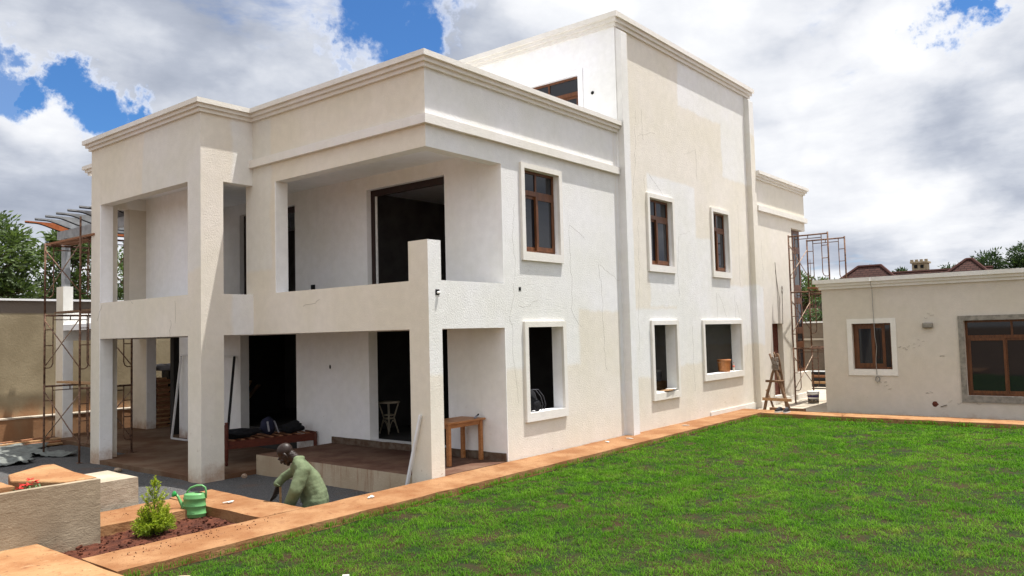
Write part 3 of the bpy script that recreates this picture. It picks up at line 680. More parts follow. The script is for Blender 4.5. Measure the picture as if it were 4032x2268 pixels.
# ceiling lamp rose, sockets and holes
MB().lathe([(.07, 0), (.09, .03), (.05, .06)], (1.0, 2.6, 5.99), 12).build('lamp_rose', M_WPLAST, house)
s_ = MB().box(2.04, 2.055, 5.85, 6.0, 3.60, 3.72).build('wall_socket', M_DARK, house)
for c_, r in (((.22, -.006, 3.19), .05), ((2.55, -.006, 3.31), .035)): MB().box(c_[0] - r, c_[0] + r, -.006, .004, c_[2] - r, c_[2] + r).build('conduit_hole', M_DARK, house)
MB().rock((.23, -.03, 3.18), .035, 3, n=4).build('cable_end', M_WPLAST, house)
MB().ball((6.42, .63, 8.26), .045, 6, (.2, 1, 1)).build('conduit_hole', M_DARK, house)
MB().ball((2.052, 5.32, 1.76), .05, 6, (.1, .6, 1)).build('conduit_hole', M_DARK, house)
# fine cracks and tie lines on the sunlit wall
random.seed(11)
ck = MB()
def crack(x, z, y, L, dx, dz, jit=.075, r=.0016):
    pts = [(x, y, z)]; n = max(4, int(L / .12))
    for i in range(n):
        x += dx * L / n + random.gauss(0, jit * .35); z += dz * L / n + random.gauss(0, jit * .25); pts.append((x, y, z))
    MB().tube(pts, r, 4).build('crack', M_CRACK, house)
for (x, z, y, L, dx, dz) in ((2.45, 5.0, 0, 1.5, -.06, -1), (2.35, 3.4, 0, 2.3, -.05, -1), (4.35, 4.75, 0, .55, .9, -.45), (4.35, 4.75, 0, 2.0, -.1, -1), (5.5, 3.95, 0, .9, .9, -.35), (5.45, 3.95, 0, 2.5, .05, -1), (2.5, 2.98, 0, .7, .95, .1), (4.3, 2.95, 0, .6, .6, -.5),
                            (7.35, 7.9, -.04, 2.4, -.12, -1), (7.4, 7.25, -.04, .9, .9, .35), (7.6, 7.95, -.04, .8, .1, -1), (9.9, 7.2, -.04, .8, .95, .3), (10.6, 7.4, -.04, .7, .05, -1), (7.9, 6.35, -.04, .9, .85, -.5), (7.65, 6.3, -.04, .5, 0, -1), (7.3, 5.2, -.04, 3.2, -.05, -1),
                            (9.45, 4.95, -.04, .6, .9, .25), (9.4, 4.9, -.04, 1.6, -.05, -1), (11.6, 3.45, -.04, .8, 0, -1), (11.75, 3.4, -.04, .9, .55, -.8), (12.9, 3.4, -.04, .7, 0, -1), (13.0, 3.2, -.04, .6, .3, -1), (13.7, 2.5, -.04, 1.1, 0, -1), (14.9, 5.2, -.15, 1.6, 0, -1), (10.0, 2.5, -.04, 1.6, -.02, -1), (13.4, 6.2, -.04, 2.5, 0, -1)):
    crack(x, z, y, L, dx, dz)
for (yy, zz, L, dy, dz) in ((3.0, 3.2, .55, .9, -.25), (6.3, 3.3, .5, .1, -1), (6.5, 2.9, .4, -.1, -1), (9.7, 3.35, .4, .6, -.8), (8.4, 3.42, .3, -1, -.2)):
    y_, z_ = yy, zz; xx = -.001 if yy < 5 else -1.207; pts = []
    for i in range(7): pts.append((xx, y_, z_)); y_ += dy * L / 6 + random.gauss(0, .02); z_ += dz * L / 6 + random.gauss(0, .02)
    MB().tube(pts, .003, 4).build('crack', M_CRACK, house)
# wires above the duct recess
ck = MB(); ck.tube([(16.1, -.16, 2.5), (16.08, -.17, 3.6), (16.0, -.16, 4.55)], .008, 5); ck.tube([(16.2, -.16, 2.5), (16.2, -.17, 3.4), (16.0, -.16, 4.3)], .008, 5); ck.tube([(16.38, -.19, 2.5), (16.36, -.22, 3.5)], .012, 5)
for k in range(9): a = k * .7; ck.tube([(16.37 + .06 * math.cos(a + q * .8), -.22, 3.6 + .10 * math.sin(a + q * .8) + .01 * k) for q in range(8)], .008, 4)
ck.build('loose_cable', M_CRACK, house)

# ------------------------------------------------------------------ low building at right
annex = thing('outbuilding', (14.0, -7, -.45), 'low flat roofed beige outbuilding at the right behind the lawn', 'building')
aops = [(1, 14.0, 14.25, -12.5, -2.23, G0, 3.475), (1, 14.25, 20.3, -2.48, -2.23, G0, 3.475), (1, 14.25, 20.3, -12.5, -12.25, G0, 3.475), (1, 20.05, 20.3, -12.25, -2.48, G0, 3.475),
        (2, 14.25, 20.05, -12.25, -2.48, 3.1, 3.3), (3, 14.25, 20.05, -12.25, -2.48, G0, .1), (-1, 14.0, 14.25, -4.065, -3.03, 1.165, 2.46), (-1, 14.0, 14.25, -9.2, -5.845, .495, 2.47)]
for k, (z0, z1, p_) in enumerate(((3.475, 3.56, .06), (3.56, 3.64, .12), (3.64, 3.755, .19))):
    aops.append((4, 14.0 - p_, 20.3 + p_, -12.5 - p_, -2.23 + p_, z0, z1, 'fill'))
aops.append((0, 14.25, 20.05, -12.25, -2.48, 3.3, 3.755))
csg(aops, {1: 'wall', 2: 'roof', 3: 'floor', 4: 'cornice'}, {1: [M_ANNEX, M_ANNEX, M_ANNEX], 2: M_CEM, 3: M_INT, 4: [M_TRIM] * 3}, annex)
wm = lambda a, d_, z: (14.0 + d_, -a, z)
o = wframe('window', wm, 3.034, 4.061, 1.169, 2.456, .13, 'slide', annex, M_FRAME); trim(wm, 3.03, 4.065, 1.165, 2.46, 0, o, .13, .025, None, .17)
o = wframe('window', wm, 5.849, 9.19, .499, 2.466, .16, 'wide', annex, M_FRAME); trim(wm, 5.845, 9.2, .495, 2.47, 0, o, .125, .03, M_CEM, .165)
lp = MB(); lp.box(13.91, 13.999, -5.13, -4.87, 2.29, 2.44); lp.build('bulkhead_lamp', M_CEM, annex, bevel=.03, seg=3)
random.seed(5)
for (y, z, n, s_) in ((-4.45, 1.80, 4, .03), (-4.6, 1.79, 3, .03), (-4.85, 1.83, 3, .02), (-5.55, 1.55, 3, .035), (-3.95, .85, 4, .02), (-4.1, .72, 4, .02), (-5.6, .38, 3, .03), (-6.1, .40, 5, .04), (-5.05, .62, 3, .03), (-5.15, 2.62, 3, .03), (-4.9, 2.0, 2, .02)):
    y += .2; z = 2.446 + (z - 2.446) * 1.03
    for k in range(n):
        yy = y + random.gauss(0, .09); zz_ = z + random.gauss(0, .03); pts = [(13.996, yy, zz_)]
        for q in range(4): yy -= random.uniform(.01, s_); zz_ += random.gauss(0, .012); pts.append((13.996, yy, zz_))
        MB().tube(pts, .0026, 4).build('scuff', M_CRACK, annex)
MB().rock((14.0, -5.07, .25), .075, 4, (.14, 1, .9), 6).build('wall_hole', M_BRICK, annex); MB().tube([(13.99, -5.2, .19), (13.98, -5.35, .24)], .014, 5).build('bolt', M_CRACK, annex)
cb = MB(); pts = [(13.800, -3.64, 3.72), (12.99, -3.84, 3.6), (13.940, -3.64, 3.40), (13.970, -3.63, 3.0), (13.960, -3.64, 2.6), (13.940, -3.655, 2.06), (13.960, -3.68, 1.8), (13.940, -3.65, 1.4), (13.970, -3.65, 1.02)]
cb.tube(pts, .008, 6); cb.tube([(13.950, -3.67 + .055 * math.sin(a * .4), .90 + .07 * math.cos(a * .4)) for a in range(34)], .014, 6)
tag(cb.build('hanging_cable', simple('pale_cable', (.30, .29, .27), .6)), 'thin grey cable hanging down the outbuilding over its small window, coiled at the end', 'cable')

# ------------------------------------------------------------------ boundary walls
bw = thing('boundary_wall', (2, 17.1, -.45), 'tall tan rendered boundary wall with a white coping behind the house at left', 'wall')
MB().box(-14, 24.2, 17.0, 17.25, G0, 3.80).build('wall', M_BWALL, bw)
MB().box(-14, 24.2, 16.92, 17.33, 3.80, 3.86).build('coping', M_WHITE2, bw)
roughbox('plinth', -14, 24, 16.62, 16.995, G0, .26, M_BWALL, 3., .02, .5, parent=bw)
MB().box(-14, 24, 16.60, 16.99, .262, .30).build('plinth_cap', M_PAVE, bw)
bw = thing('boundary_wall', (24.1, 1, -.45), 'dark rendered boundary wall with white coping seen in the gap left of the outbuilding', 'wall')
MB().box(24, 24.25, -14, 16.9, G0, 2.54).build('wall', M_BWALL2, bw); MB().box(23.93, 24.33, -14, 16.9, 2.54, 2.60).build('coping', M_WHITE2, bw)
f = MB(); f.box(23.955, 23.999, -3, 3, 1.82, 1.90); f.build('ledge', M_PAVE, bw)
random.seed(8)
for k, (z, m__) in enumerate(((0.0, M_SHEET), (.12, M_BOARD), (.24, M_SHEET), (.36, M_BOARDR), (.48, M_SHEET), (.58, M_WPLAST))):
    y0 = -1.2 + random.uniform(-.1, .1); o = MB().box(22.3 + .05 * k, 22.9, y0, 1.9 + random.uniform(-.1, .1), z, z + (.1 if k < 5 else .03)).build('plank', m__, None, bevel=.01)
    tag(o, ['lowest black plank', 'lower raw timber plank', 'middle black plank', 'orange dusted plank', 'upper black plank', 'thin white topmost board'][k] + ' of the stack by the dark boundary wall', 'plank', 'planks stacked by the dark boundary wall')

# ------------------------------------------------------------------ pergola
pg = thing('pergola', (.35, 14, 4.17), 'grey primed pergola with wavy tailed rafters beyond the open balcony', 'pergola')
MB().box(.27, .43, 15.55, 15.80, 4.172, 5.62).build('post', M_PRIMER, pg)
MB().box(.26, .44, 10.6, 16.1, 5.62, 5.86).build('beam', M_PRIMER, pg)
MB().box(4.2, 4.38, 10.6, 16.1, 5.62, 5.86).build('beam', M_PRIMER, pg)
def rafter(y, mat):
    V = []; F = []; xs = [-.66 + .08 * i for i in range(70)]
    for x in xs:
        k = min(1., max(0., (x + .40) / .85)); k = k * k * (3 - 2 * k); lo = 6.075 - .20 * k
        for yy in (y - .025, y + .025): V += [(x, yy, lo), (x, yy, 6.115)]
    n = len(xs)
    for i in range(n - 1):
        a = 4 * i; b_ = a + 4
        F += [[a, b_, b_ + 1, a + 1], [a + 2, a + 3, b_ + 3, b_ + 2], [a, a + 2, b_ + 2, b_], [a + 1, b_ + 1, b_ + 3, a + 3]]
    F += [[0, 1, 3, 2], [4 * n - 4, 4 * n - 2, 4 * n - 1, 4 * n - 3]]
    o = link_mesh('rafter', V, F, mat, pg)
    # dark underside flange
    m2 = MB(); m2.tube([(x, y, 6.075 - .20 * (lambda k: k * k * (3 - 2 * k))(min(1., max(0., (x + .40) / .85))) - .008) for x in xs], .022, 4); m2.build('rafter_flange', M_PRIMERD, o)
    return o
for k in range(8): rafter(16.0 - .74 * k, M_ORANGE if k == 0 else M_PRIMER)

# ------------------------------------------------------------------ scaffolding
def scaff_frame(w_=1.25, h=1.83):
    f = MB(); r = .026
    f.tube([(0, 0, 0), (0, 0, h)], r, 8); f.tube([(w_, 0, 0), (w_, 0, h)], r, 8); f.tube([(0, 0, h - .05), (w_, 0, h - .05)], r * .95, 8)
    i0, i1 = .2, w_ - .2; zc = .42; rr = .014
    for s_, xi in ((1, i0), (-1, i1)):
        xo = xi - s_ * .2
        pts = [(xi, 0, h - .05), (xi, 0, zc + .12), (xi - s_ * .03, 0, zc + .04), (xi - s_ * .09, 0, zc), (xo, 0, zc)]; f.tube(pts, rr, 6)
        for z in (h - .42, h - .83): f.tube([(xo, 0, z), (xi, 0, z)], rr, 6)
    f.tube([(i0, 0, h - .16), (i1, 0, h - .16)], rr, 6); f.tube([(w_ / 2, 0, h - .16), (w_ / 2, 0, h - .05)], rr, 6)
    return f
FR = scaff_frame(); fr_me = bpy.data.meshes.new('frame'); fr_me.from_pydata(FR.V, [], FR.F); fr_me.materials.append(M_RUST); fr_me.polygons.foreach_set('use_smooth', [True] * len(fr_me.polygons))
def scaffold(loc, rz, name_label, lifts, L, xy_b, braces):
    t_ = thing('scaffold_tower', loc, name_label, 'scaffold'); 
    for row, (dx, dy) in enumerate(((0, 0), xy_b)):
        for k in range(lifts[row][1]):
            o = bpy.data.objects.new('frame', fr_me); col.objects.link(o); o.parent = t_; o.rotation_euler = (0, 0, rz); o.location = (dx, dy, lifts[row][0] + 1.83 * k)
    for (a_, b_, m__) in braces: MB().tube([Vector(a_) + Vector(loc), Vector(b_) + Vector(loc)], .014, 6).build('brace', m__, t_, True)
    return t_
# left tower: frames run along x at y 10.5 and y 12.6
bl = []
for k in range(3):
    z = 1.83 * k
    for x in (0., 1.25): bl += [((x, 0, z + .45), (x, 2.1, z + 1.65), M_RUST), ((x, 0, z + 1.65), (x, 2.1, z + .45), M_RUSTL)]
sl = scaffold((-1.37, 10.5, -.41), 0, 'rusty scaffold tower beside the open left corner of the house', ((0, 3), (0, 3)), 3, (0, 2.1), bl)
MB().tube([(-1.37, 10.5, 5.0), (-1.37, 10.5, 5.55)], .024, 8).build('spigot', M_RUST, sl, True)
f = MB(); 
for p_ in ((-1.37, 10.5), (-.12, 10.5), (-1.37, 12.6), (-.12, 12.6)): f.box(p_[0] - .06, p_[0] + .06, p_[1] - .06, p_[1] + .06, -.405, -.40 if p_[0] < -.5 else -.306)
f.build('base_plate', M_RUST, sl)
bp_ = 'planks on the left scaffold'
for (x, z, m__, lb, y0, y1) in ((-1.12, 5.07, M_BOARDR, 'reddish plank laid on the top lift of the left scaffold, outer one', 10.1, 12.9), (-.80, 5.08, M_BOARDR, 'reddish plank laid on the top lift of the left scaffold, inner one', 10.2, 12.7),
                           (-.95, 3.26, M_POLE, 'grey brown plank on the middle lift of the left scaffold', 10.2, 12.8), (-1.0, 1.45, M_BOARD, 'pale rough plank on the lowest lift of the left scaffold', 10.1, 12.5)):
    tag(MB().box(x - .12, x + .12, y0, y1, z - .005, z + .045).build('plank', m__), lb, 'plank', bp_)
# right tower: frames run along y, rows at x 16.1 and x 17.9
br_ = []
for k in range(3):
    z = 1.83 * k
    br_ += [((0, -.02, z + .5), (1.8, -.02, z + 1.5), M_RUSTL), ((0, -.02, z + 1.5), (1.8, -.02, z + .5), M_RUST if k < 2 else M_RUSTL)]
sr = scaffold((16.1, -.60, -.08), -math.pi / 2, 'rusty scaffold tower between the house and the low outbuilding', ((0, 3), (0, 3)), 3, (1.8, 0), br_)
tag(MB().box(15.9, 18.1, -1.5, -1.2, 3.62, 3.665).build('plank', M_BOARDR), 'reddish plank lying across the right scaffold', 'plank')

# ------------------------------------------------------------------ trestle of rough poles
sw = thing('trestle', (13.8, -.85, -.08), 'rough timber trestle of lashed poles standing by the far end of the house', 'trestle')
def pole(a_, b_, r, nm='leg', m__=None):
    a_ = Vector(a_); b_ = Vector(b_); pts = [a_.lerp(b_, i / 6) + Vector((mnoise.noise(a_ * 3 + Vector((i, 0, 0))), mnoise.noise(b_ * 3 + Vector((0, i, 0))), 0)) * .02 for i in range(7)]
    return MB().tube(pts, [r * (1.05 - .05 * i) for i in range(7)], 8).build(nm, m__ or M_POLE, sw, True)
pole((13.65, -.50, -.08), (13.85, -.86, 1.50), .048); pole((13.7, -1.26, -.08), (13.85, -.72, 1.52), .05); pole((14.25, -.98, -.08), (13.9, -.90, 1.60), .045); pole((14.0, -1.14, -.08), (13.85, -.66, 1.62), .04); pole((13.55, -.86, -.07), (14.1, -.42, .5), .035, 'brace')
pole((13.9, -.95, 1.05), (13.84, -.80, 1.66), .035, 'stub'); pole((13.95, -.78, 1.1), (13.86, -.90, 1.63), .03, 'stub')
MB().beam((13.66, -.46, .27), (13.66, -1.33, .25), .05, .085).build('rail', M_BOARD, sw); MB().tube([(13.74, -.55, .80), (13.74, -1.10, .80)], .035, 8).build('rail', M_POLE, sw, True)
rg = MB()
for k in range(10): rg.tube([(13.84 + .07 * math.cos(a * .9 + k), -.82 + .10 * math.sin(a * .9 + k), 1.45 - .035 * k + .01 * a) for a in range(8)], .012, 4)
rg.build('rope_lashing', M_CRACK, sw)
tag(MB().beam((13.22, -.85, .035), (13.14, -1.9, .035), .10, .07).build('plank', M_POLE), 'short brown plank lying on the kerb below the trestle', 'plank')
# shoes
def shoe(x, y, rz, lb):
    u = MB(); prof = [(-.14, .045, .035), (-.10, .05, .09), (-.04, .048, .10), (.03, .05, .075), (.09, .052, .05), (.14, .04, .035)]
    V = []; F = []
    for (a_, hw, h) in prof:
        for k in range(8):
            an = math.pi * k / 7; V.append((a_, hw * math.cos(an), .025 + h * math.sin(an) ** .7 if 0 < k < 7 else .025))
    for i in range(5):
        for k in range(7): a_ = i * 8 + k; F.append([a_, a_ + 1, a_ + 9, a_ + 8])
    F += [list(range(8)), list(range(40, 48))[::-1], [0, 8, 16, 24, 32, 40, 47, 39, 31, 23, 15, 7]]
    t_ = thing('shoe', (x, y, 0), lb, 'shoe', 'pair of trainers on the kerb')
    def rot(V_): c_, s_ = math.cos(rz), math.sin(rz); return [(x + (p[0] * c_ - p[1] * s_) * 1.15, y + (p[0] * s_ + p[1] * c_) * 1.15, p[2] * 1.2 + .004) for p in V_]
    link_mesh('upper', rot(V), F, M_BLACK, t_, True)
    s2 = MB().prism([(-.155, -.03), (-.13, -.052), (0, -.05), (.1, -.058), (.16, -.03), (.16, .03), (.1, .058), (0, .05), (-.13, .052), (-.155, .03)], 0, .03); s2.V = rot(s2.V); s2.build('sole', M_WPLAST, t_)
    s3 = MB(); [s3.tube([(-.02 + .03 * k, -.03, .12 - .018 * k), (-.02 + .03 * k, .03, .12 - .018 * k)], .006, 4) for k in range(3)]; s3.V = rot(s3.V); s3.build('lace', M_GREY, t_)
shoe(12.62, -1.33, R(170), 'left black trainer with a white sole on the kerb, nearer the house'); shoe(12.58, -1.56, R(182), 'right black trainer with a white sole on the kerb, nearer the outbuilding')
# paint bucket
def pail(c, r, h, lb, body, band=True, nm='paint_bucket', group=None, lid=True):
    t_ = thing(nm, c, lb, 'bucket', group)
    MB().lathe([(r * .86, 0), (r * .9, .02), (r, h - .06), (r * 1.06, h - .05), (r * 1.06, h), (r * .97, h)] + ([] if lid else [(r * .93, h * .5), (r * .8, .03)]), c, 24).build('body', body, t_, True)
    if lid: MB().lathe([(r * 1.08, 0), (r * 1.08, .03), (r * .95, .035)], (c[0], c[1], c[2] + h + .001), 24).build('lid', M_WPLAST, t_)
    if band:
        MB().lathe([(r * .985, 0), (r * 1.0, h * .2)], (c[0], c[1], c[2] + h * .58), 24).build('printed_band', M_PURPLE, t_, True)
        MB().lathe([(r * .93, 0), (r * .965, h * .36)], (c[0], c[1], c[2] + h * .08), 24).build('printed_picture', M_PRINT, t_, True)
    hd = MB(); hd.tube([(c[0] + r * 1.07 * math.cos(a), c[1] + r * 1.07 * math.sin(a), c[2] + h * (.80 - .12 * math.sin(a))) for a in [math.pi * k / 12 for k in range(13)]], .006, 5); hd.build('handle', M_RUSTL, t_)
    return t_
pail((16.3, -1.10, -.08), .18, .37, 'white paint bucket with a purple band on the cream paving', M_WPLAST)

# ------------------------------------------------------------------ things on the window sills
pail((12.28, .11, 1.153), .19, .36, 'worn orange bucket on the wide ground floor window sill', M_BUCKET, False, 'plastic_bucket', None, False)
t_ = thing('bottle', (12.86, .07, 1.153), 'small plastic bottle with a red cap beside the orange bucket', 'bottle')
MB().lathe([(.032, 0), (.034, .06), (.03, .10), (.034, .15), (.012, .20), (.012, .22)], (12.86, .07, 1.153), 14).build('body', simple('clear_plastic', (.55, .50, .42), .2), t_, True)
MB().lathe([(.0355, 0), (.0355, .05)], (12.86, .07, 1.26), 14).build('wrapper', simple('pink_wrapper', (.62, .16, .12), .5), t_, True); MB().lathe([(.014, 0), (.014, .02)], (12.86, .07, 1.375), 10).build('cap', M_RED, t_)
# black backpack hooked on sill
t_ = thing('backpack', (3.0, .14, .852), 'black backpack slumped on the sill of the nearest ground floor window', 'backpack')
bk = MB().rock((3.0, .17, 1.07), .2, 4, (.95, .55, 1.05), 8, .25); bk.build('body', M_BLACK, t_, True)
bk = MB().rock((3.08, .06, .97), .12, 7, (1.0, .5, 1.0), 7, .25); bk.build('pocket', M_BLACK, t_, True)
for dx in (0, .09): MB().tube([(2.86 + dx, .05, 1.30), (3.0 + dx, .02, 1.29), (3.14 + dx, .0, 1.15), (3.2 + dx, -.01, .98), (3.16 + dx, 0, .87)], .010, 6).build('strap', simple('webbing', (.06, .06, .07), .8) if 'webbing' not in MATS else MATS['webbing'], t_, True)
# tubs and board in the second window
gp = 'clutter inside the second ground floor window'
tag(MB().box(9.15, 10.1, .75, 1.5, .15, 1.02).build('carton', M_BOARD), 'tan carton inside the second ground floor window', 'carton')
pail((9.42, .98, 1.022), .14, .22, 'white lidded tub on the carton, lower tub with the wire handle', M_WPLAST, False, 'tub', gp)
pail((9.80, .98, 1.022), .13, .26, 'grey tub on the carton, nearer the window jamb', M_GREY, False, 'tub', gp)
pail((9.42, .98, 1.30), .13, .14, 'small tub stacked on top of the white lidded tub', M_WPLAST, False, 'tub', gp)
for k, (x, y, w_, m__, lb) in enumerate(((8.05, .10, .5, M_PAPER, 'white board offcut on the second window sill, leftmost'), (8.52, -.02, .42, M_BOARD, 'brown board offcut sticking out over the second window sill'), (8.78, .0, .34, M_PAPER, 'pale board offcut at the right end of the second window sill'))):
    o = MB().box(-w_ / 2, w_ / 2, -.10, .13, 0, .018).build('board_offcut', m__); o.location = (x, y, .858 + .02 * k); o.rotation_euler = (R(2) if k == 0 else R(-2), 0, R(12 * k - 10)); tag(o, lb, 'offcut', 'board offcuts on the window sill')
tag(MB().rock((12.28, .42, 4.75), .11, 5, (.7, .3, 1.3), 6, .5).build('cloth', simple('blue_cloth', (.16, .28, .36), .9)), 'pale blue rag hanging in the farthest upper window', 'rag')

# ------------------------------------------------------------------ porch furniture
t_ = thing('table', (1.5, .85, 0), 'orange pine table against the white porch wall', 'table')
MB().box(.98, 2.03, .52, 1.15, .775, .81).build('tabletop', M_TABLE, t_, bevel=.004)
for x in (1.06, 1.96):
    for y in (.60, 1.07): MB().box(x - .035, x + .035, y - .035, y + .035, .002, .774).build('leg', M_TABLE, t_, bevel=.004)
ap = MB(); ap.box(1.096, 1.924, .585, .607, .69, .774); ap.box(1.096, 1.924, 1.06, 1.082, .69, .774); ap.box(1.05, 1.07, .636, 1.034, .69, .774); ap.box(1.95, 1.97, .636, 1.034, .69, .774); ap.build('apron', M_TABLE, t_)
t_ = thing('hand_tool', (1.9, .62, .812), 'small dark hand tool on the corner of the pine table', 'tool')
MB().beam((1.80, .60, .82), (1.94, .66, .85), .05, .012).build('blade', M_GREY, t_); MB().tube([(1.92, .65, .845), (2.0, .68, .87)], .016, 8).build('handle', M_BLACK, t_)
tb = MB().beam((-.03, .22, 1.07), (-.10, .56, -.30), .045, .045); tag(tb.build('aluminium_tube', M_METAL), 'white square tube leaning on the near corner pillar', 'tube')
# cane stool in the dim doorway
t_ = thing('cane_stool', (3.1, 4.48, .15), 'pale cane bar stool standing in the dark ground floor doorway', 'stool')
MB().lathe([(.26, 0), (.27, .02), (.26, .04), (.05, .045)], (3.1, 4.48, .86), 20).build('seat', M_CANE, t_, True)
for k in range(4):
    a = math.pi / 4 + k * math.pi / 2; c_, s_ = math.cos(a), math.sin(a)
    MB().tube([(3.1 + .22 * c_, 4.48 + .22 * s_, .152), (3.1 + .12 * c_, 4.48 + .12 * s_, .52), (3.1 + .23 * c_, 4.48 + .23 * s_, .86)], .018, 6).build('leg', M_CANE, t_, True)
for z, r in ((.50, .13), (.58, .13)): MB().tube([(3.1 + r * math.cos(a * .5), 4.48 + r * math.sin(a * .5), z) for a in range(14)], .014, 5).build('ring', M_CANE, t_, True)
for k in range(4):
    a = k * math.pi / 2; c_, s_ = math.cos(a + math.pi / 4), math.sin(a + math.pi / 4); c2, s2 = math.cos(a - math.pi / 4), math.sin(a - math.pi / 4)
    pts = [Vector((3.1 + .2 * c_, 4.48 + .2 * s_, .2)).lerp(Vector((3.1 + .2 * c2, 4.48 + .2 * s2, .2)), q / 8) + Vector((0, 0, .25 * math.sin(math.pi * q / 8))) for q in range(9)]
    MB().tube(pts, .010, 5).build('hoop', M_CANE, t_, True)
# wooden bed frame used as a bench
t_ = thing('bed_frame', (1, 6.3, -.31), 'dark red wooden bed frame used as a bench behind the pillar', 'bed')
Lf = Vector((-.06, 6.25, 0)); Rt = Vector((1.97, 5.80, 0)); off = Vector((.16, .82, 0))
for P_, zt in ((Lf, .63), (Lf + off, .63), (Rt, .24), (Rt + off, .24)):
    MB().lathe([(.022, 0), (.035, .04), (.025, .07), (.038, .14), (.042, .2), (.042, zt + .31 - .06), (.03, zt + .28), (.042, zt + .31)], (P_.x, P_.y, -.308), 12).build('post', M_BED, t_, True)
MB().beam(Lf + Vector((.04, 0, .13)), Rt + Vector((-.04, 0, .13)), .03, .17).build('side_rail', M_BED, t_); MB().beam(Lf + off + Vector((.04, 0, .13)), Rt + off + Vector((-.04, 0, .13)), .03, .17).build('side_rail', M_BED, t_)
MB().beam(Rt + Vector((0, .04, .16)), Rt + off + Vector((0, -.04, .16)), .03, .17).build('end_rail', M_BED, t_); MB().beam(Lf + Vector((0, .04, .40)), Lf + off + Vector((0, -.04, .40)), .03, .12).build('end_rail', M_BED, t_)
for k in range(9):
    q = Lf.lerp(Rt, .08 + k * .105); MB().beam(q + Vector((.0, .02, .225)), q + off + Vector((0, -.02, .225)), .09, .018).build('slat', M_BOARDR, t_)
def bundle(c, r, seed, sc, lb, cat, mat=M_BLACK, nm='cloth_bundle', rough=.5):
    o = MB().rock(c, r, seed, sc, 10, rough).build(nm, mat, None, True); return tag(o, lb, cat)
bundle((.42, 6.45, .33), .26, 3, (1.5, .9, .42), 'black jacket heaped on the left end of the bed frame', 'jacket', nm='jacket')
bundle((1.62, 6.2, .36), .22, 8, (1.35, .8, .55), 'black bag lying on the right end of the bed frame', 'bag', nm='bag')
t_ = thing('backpack', (1.15, 6.45, .235), 'dark blue backpack with grey panels in the middle of the bed frame', 'backpack')
MB().rock((1.12, 6.45, .42), .2, 5, (.9, .7, 1.0), 9, .3).build('body', simple('navy_cloth', (.02, .022, .05), .8), t_, True)
MB().beam((1.16, 6.25, .55), (1.25, 6.22, .28), .07, .02).build('stripe', M_GREY, t_); MB().beam((1.0, 6.28, .55), (1.02, 6.25, .32), .05, .02).build('stripe', M_GREY, t_)
bundle((1.45, 5.75, -.24), .2, 12, (1.6, .8, .35), 'dark rag heap on the slab under the bed frame', 'rag')
# leaning frames
def lean(lb, P, w_, mat1, mat2):
    t_ = thing('leaning_frame', P[0], lb, 'frame', 'frames leaning on the porch walls')
    a_, b_, c_, d_ = [Vector(p) for p in P]
    for p, q, m__ in ((a_, b_, mat1), (b_, c_, mat1), (c_, d_, mat2), (d_, a_, mat1)): MB().beam(p, q, w_, w_).build('bar', m__, t_)
lean('white frame with one black edge leaning behind the left pillar', ((1.75, 10.4, -.28), (2.0, 10.4, 2.03), (1.97, 9.20, 2.0), (1.30, 8.5, -.26)), .055, M_METAL, M_SHEET)
lean('slim white frame leaning at the far left of the porch', ((1.72, 12.0, -.28), (1.98, 11.95, 2.05), (1.98, 11.0, 2.05), (1.72, 11.1, -.28)), .045, M_METAL, M_METAL)
# stack of formwork boards and black sheet
random.seed(21); z = -.305; k = 0
while z < 1.25:
    h = random.uniform(.035, .06); x0 = 2.95 + .28 * (z + .3) / 1.5 * -0 + random.uniform(-.03, .05); x1 = 3.42 + .08 * math.sin(z * 4) + random.uniform(-.07, .07)
    o = MB().box(x0, x1, 15.25 + random.uniform(-.05, .05), 16.1, z, z + h - .004).build('formwork_board', M_BOARDR if k % 3 else M_BOARD)
    tag(o, ('lowest reddish brown formwork board of the tall stack on the rear terrace' if k == 0 else 'reddish brown formwork board in the tall stack on the rear terrace'), 'board', 'formwork boards stacked on the rear terrace'); z += h; k += 1
tag(roughbox('black_sheet', 3.56, 5.2, 15.1, 16.1, -.305, 1.52, M_SHEET, 31., .10, .14), 'black plastic sheet covering goods beside the formwork boards', 'sheet')
tag(MB().rock((3.35, 15.5, 1.62), .4, 9, (1.0, .8, .28), 8, .6).build('roofing_sheet', M_GREY, None, True), 'crumpled grey sheet on top of the covered goods', 'sheet')
for k in range(3): tag(MB().beam((2.9 + .25 * k, 11.0 + .4 * k, .16), (4.8 - .3 * k, 12.4, 1.0 + .15 * k), .12, .03).build('loose_board', M_BOARD), ['left', 'middle', 'right'][k] + ' loose board leaning in the dark rear doorway room', 'board', 'loose boards in the dark room')

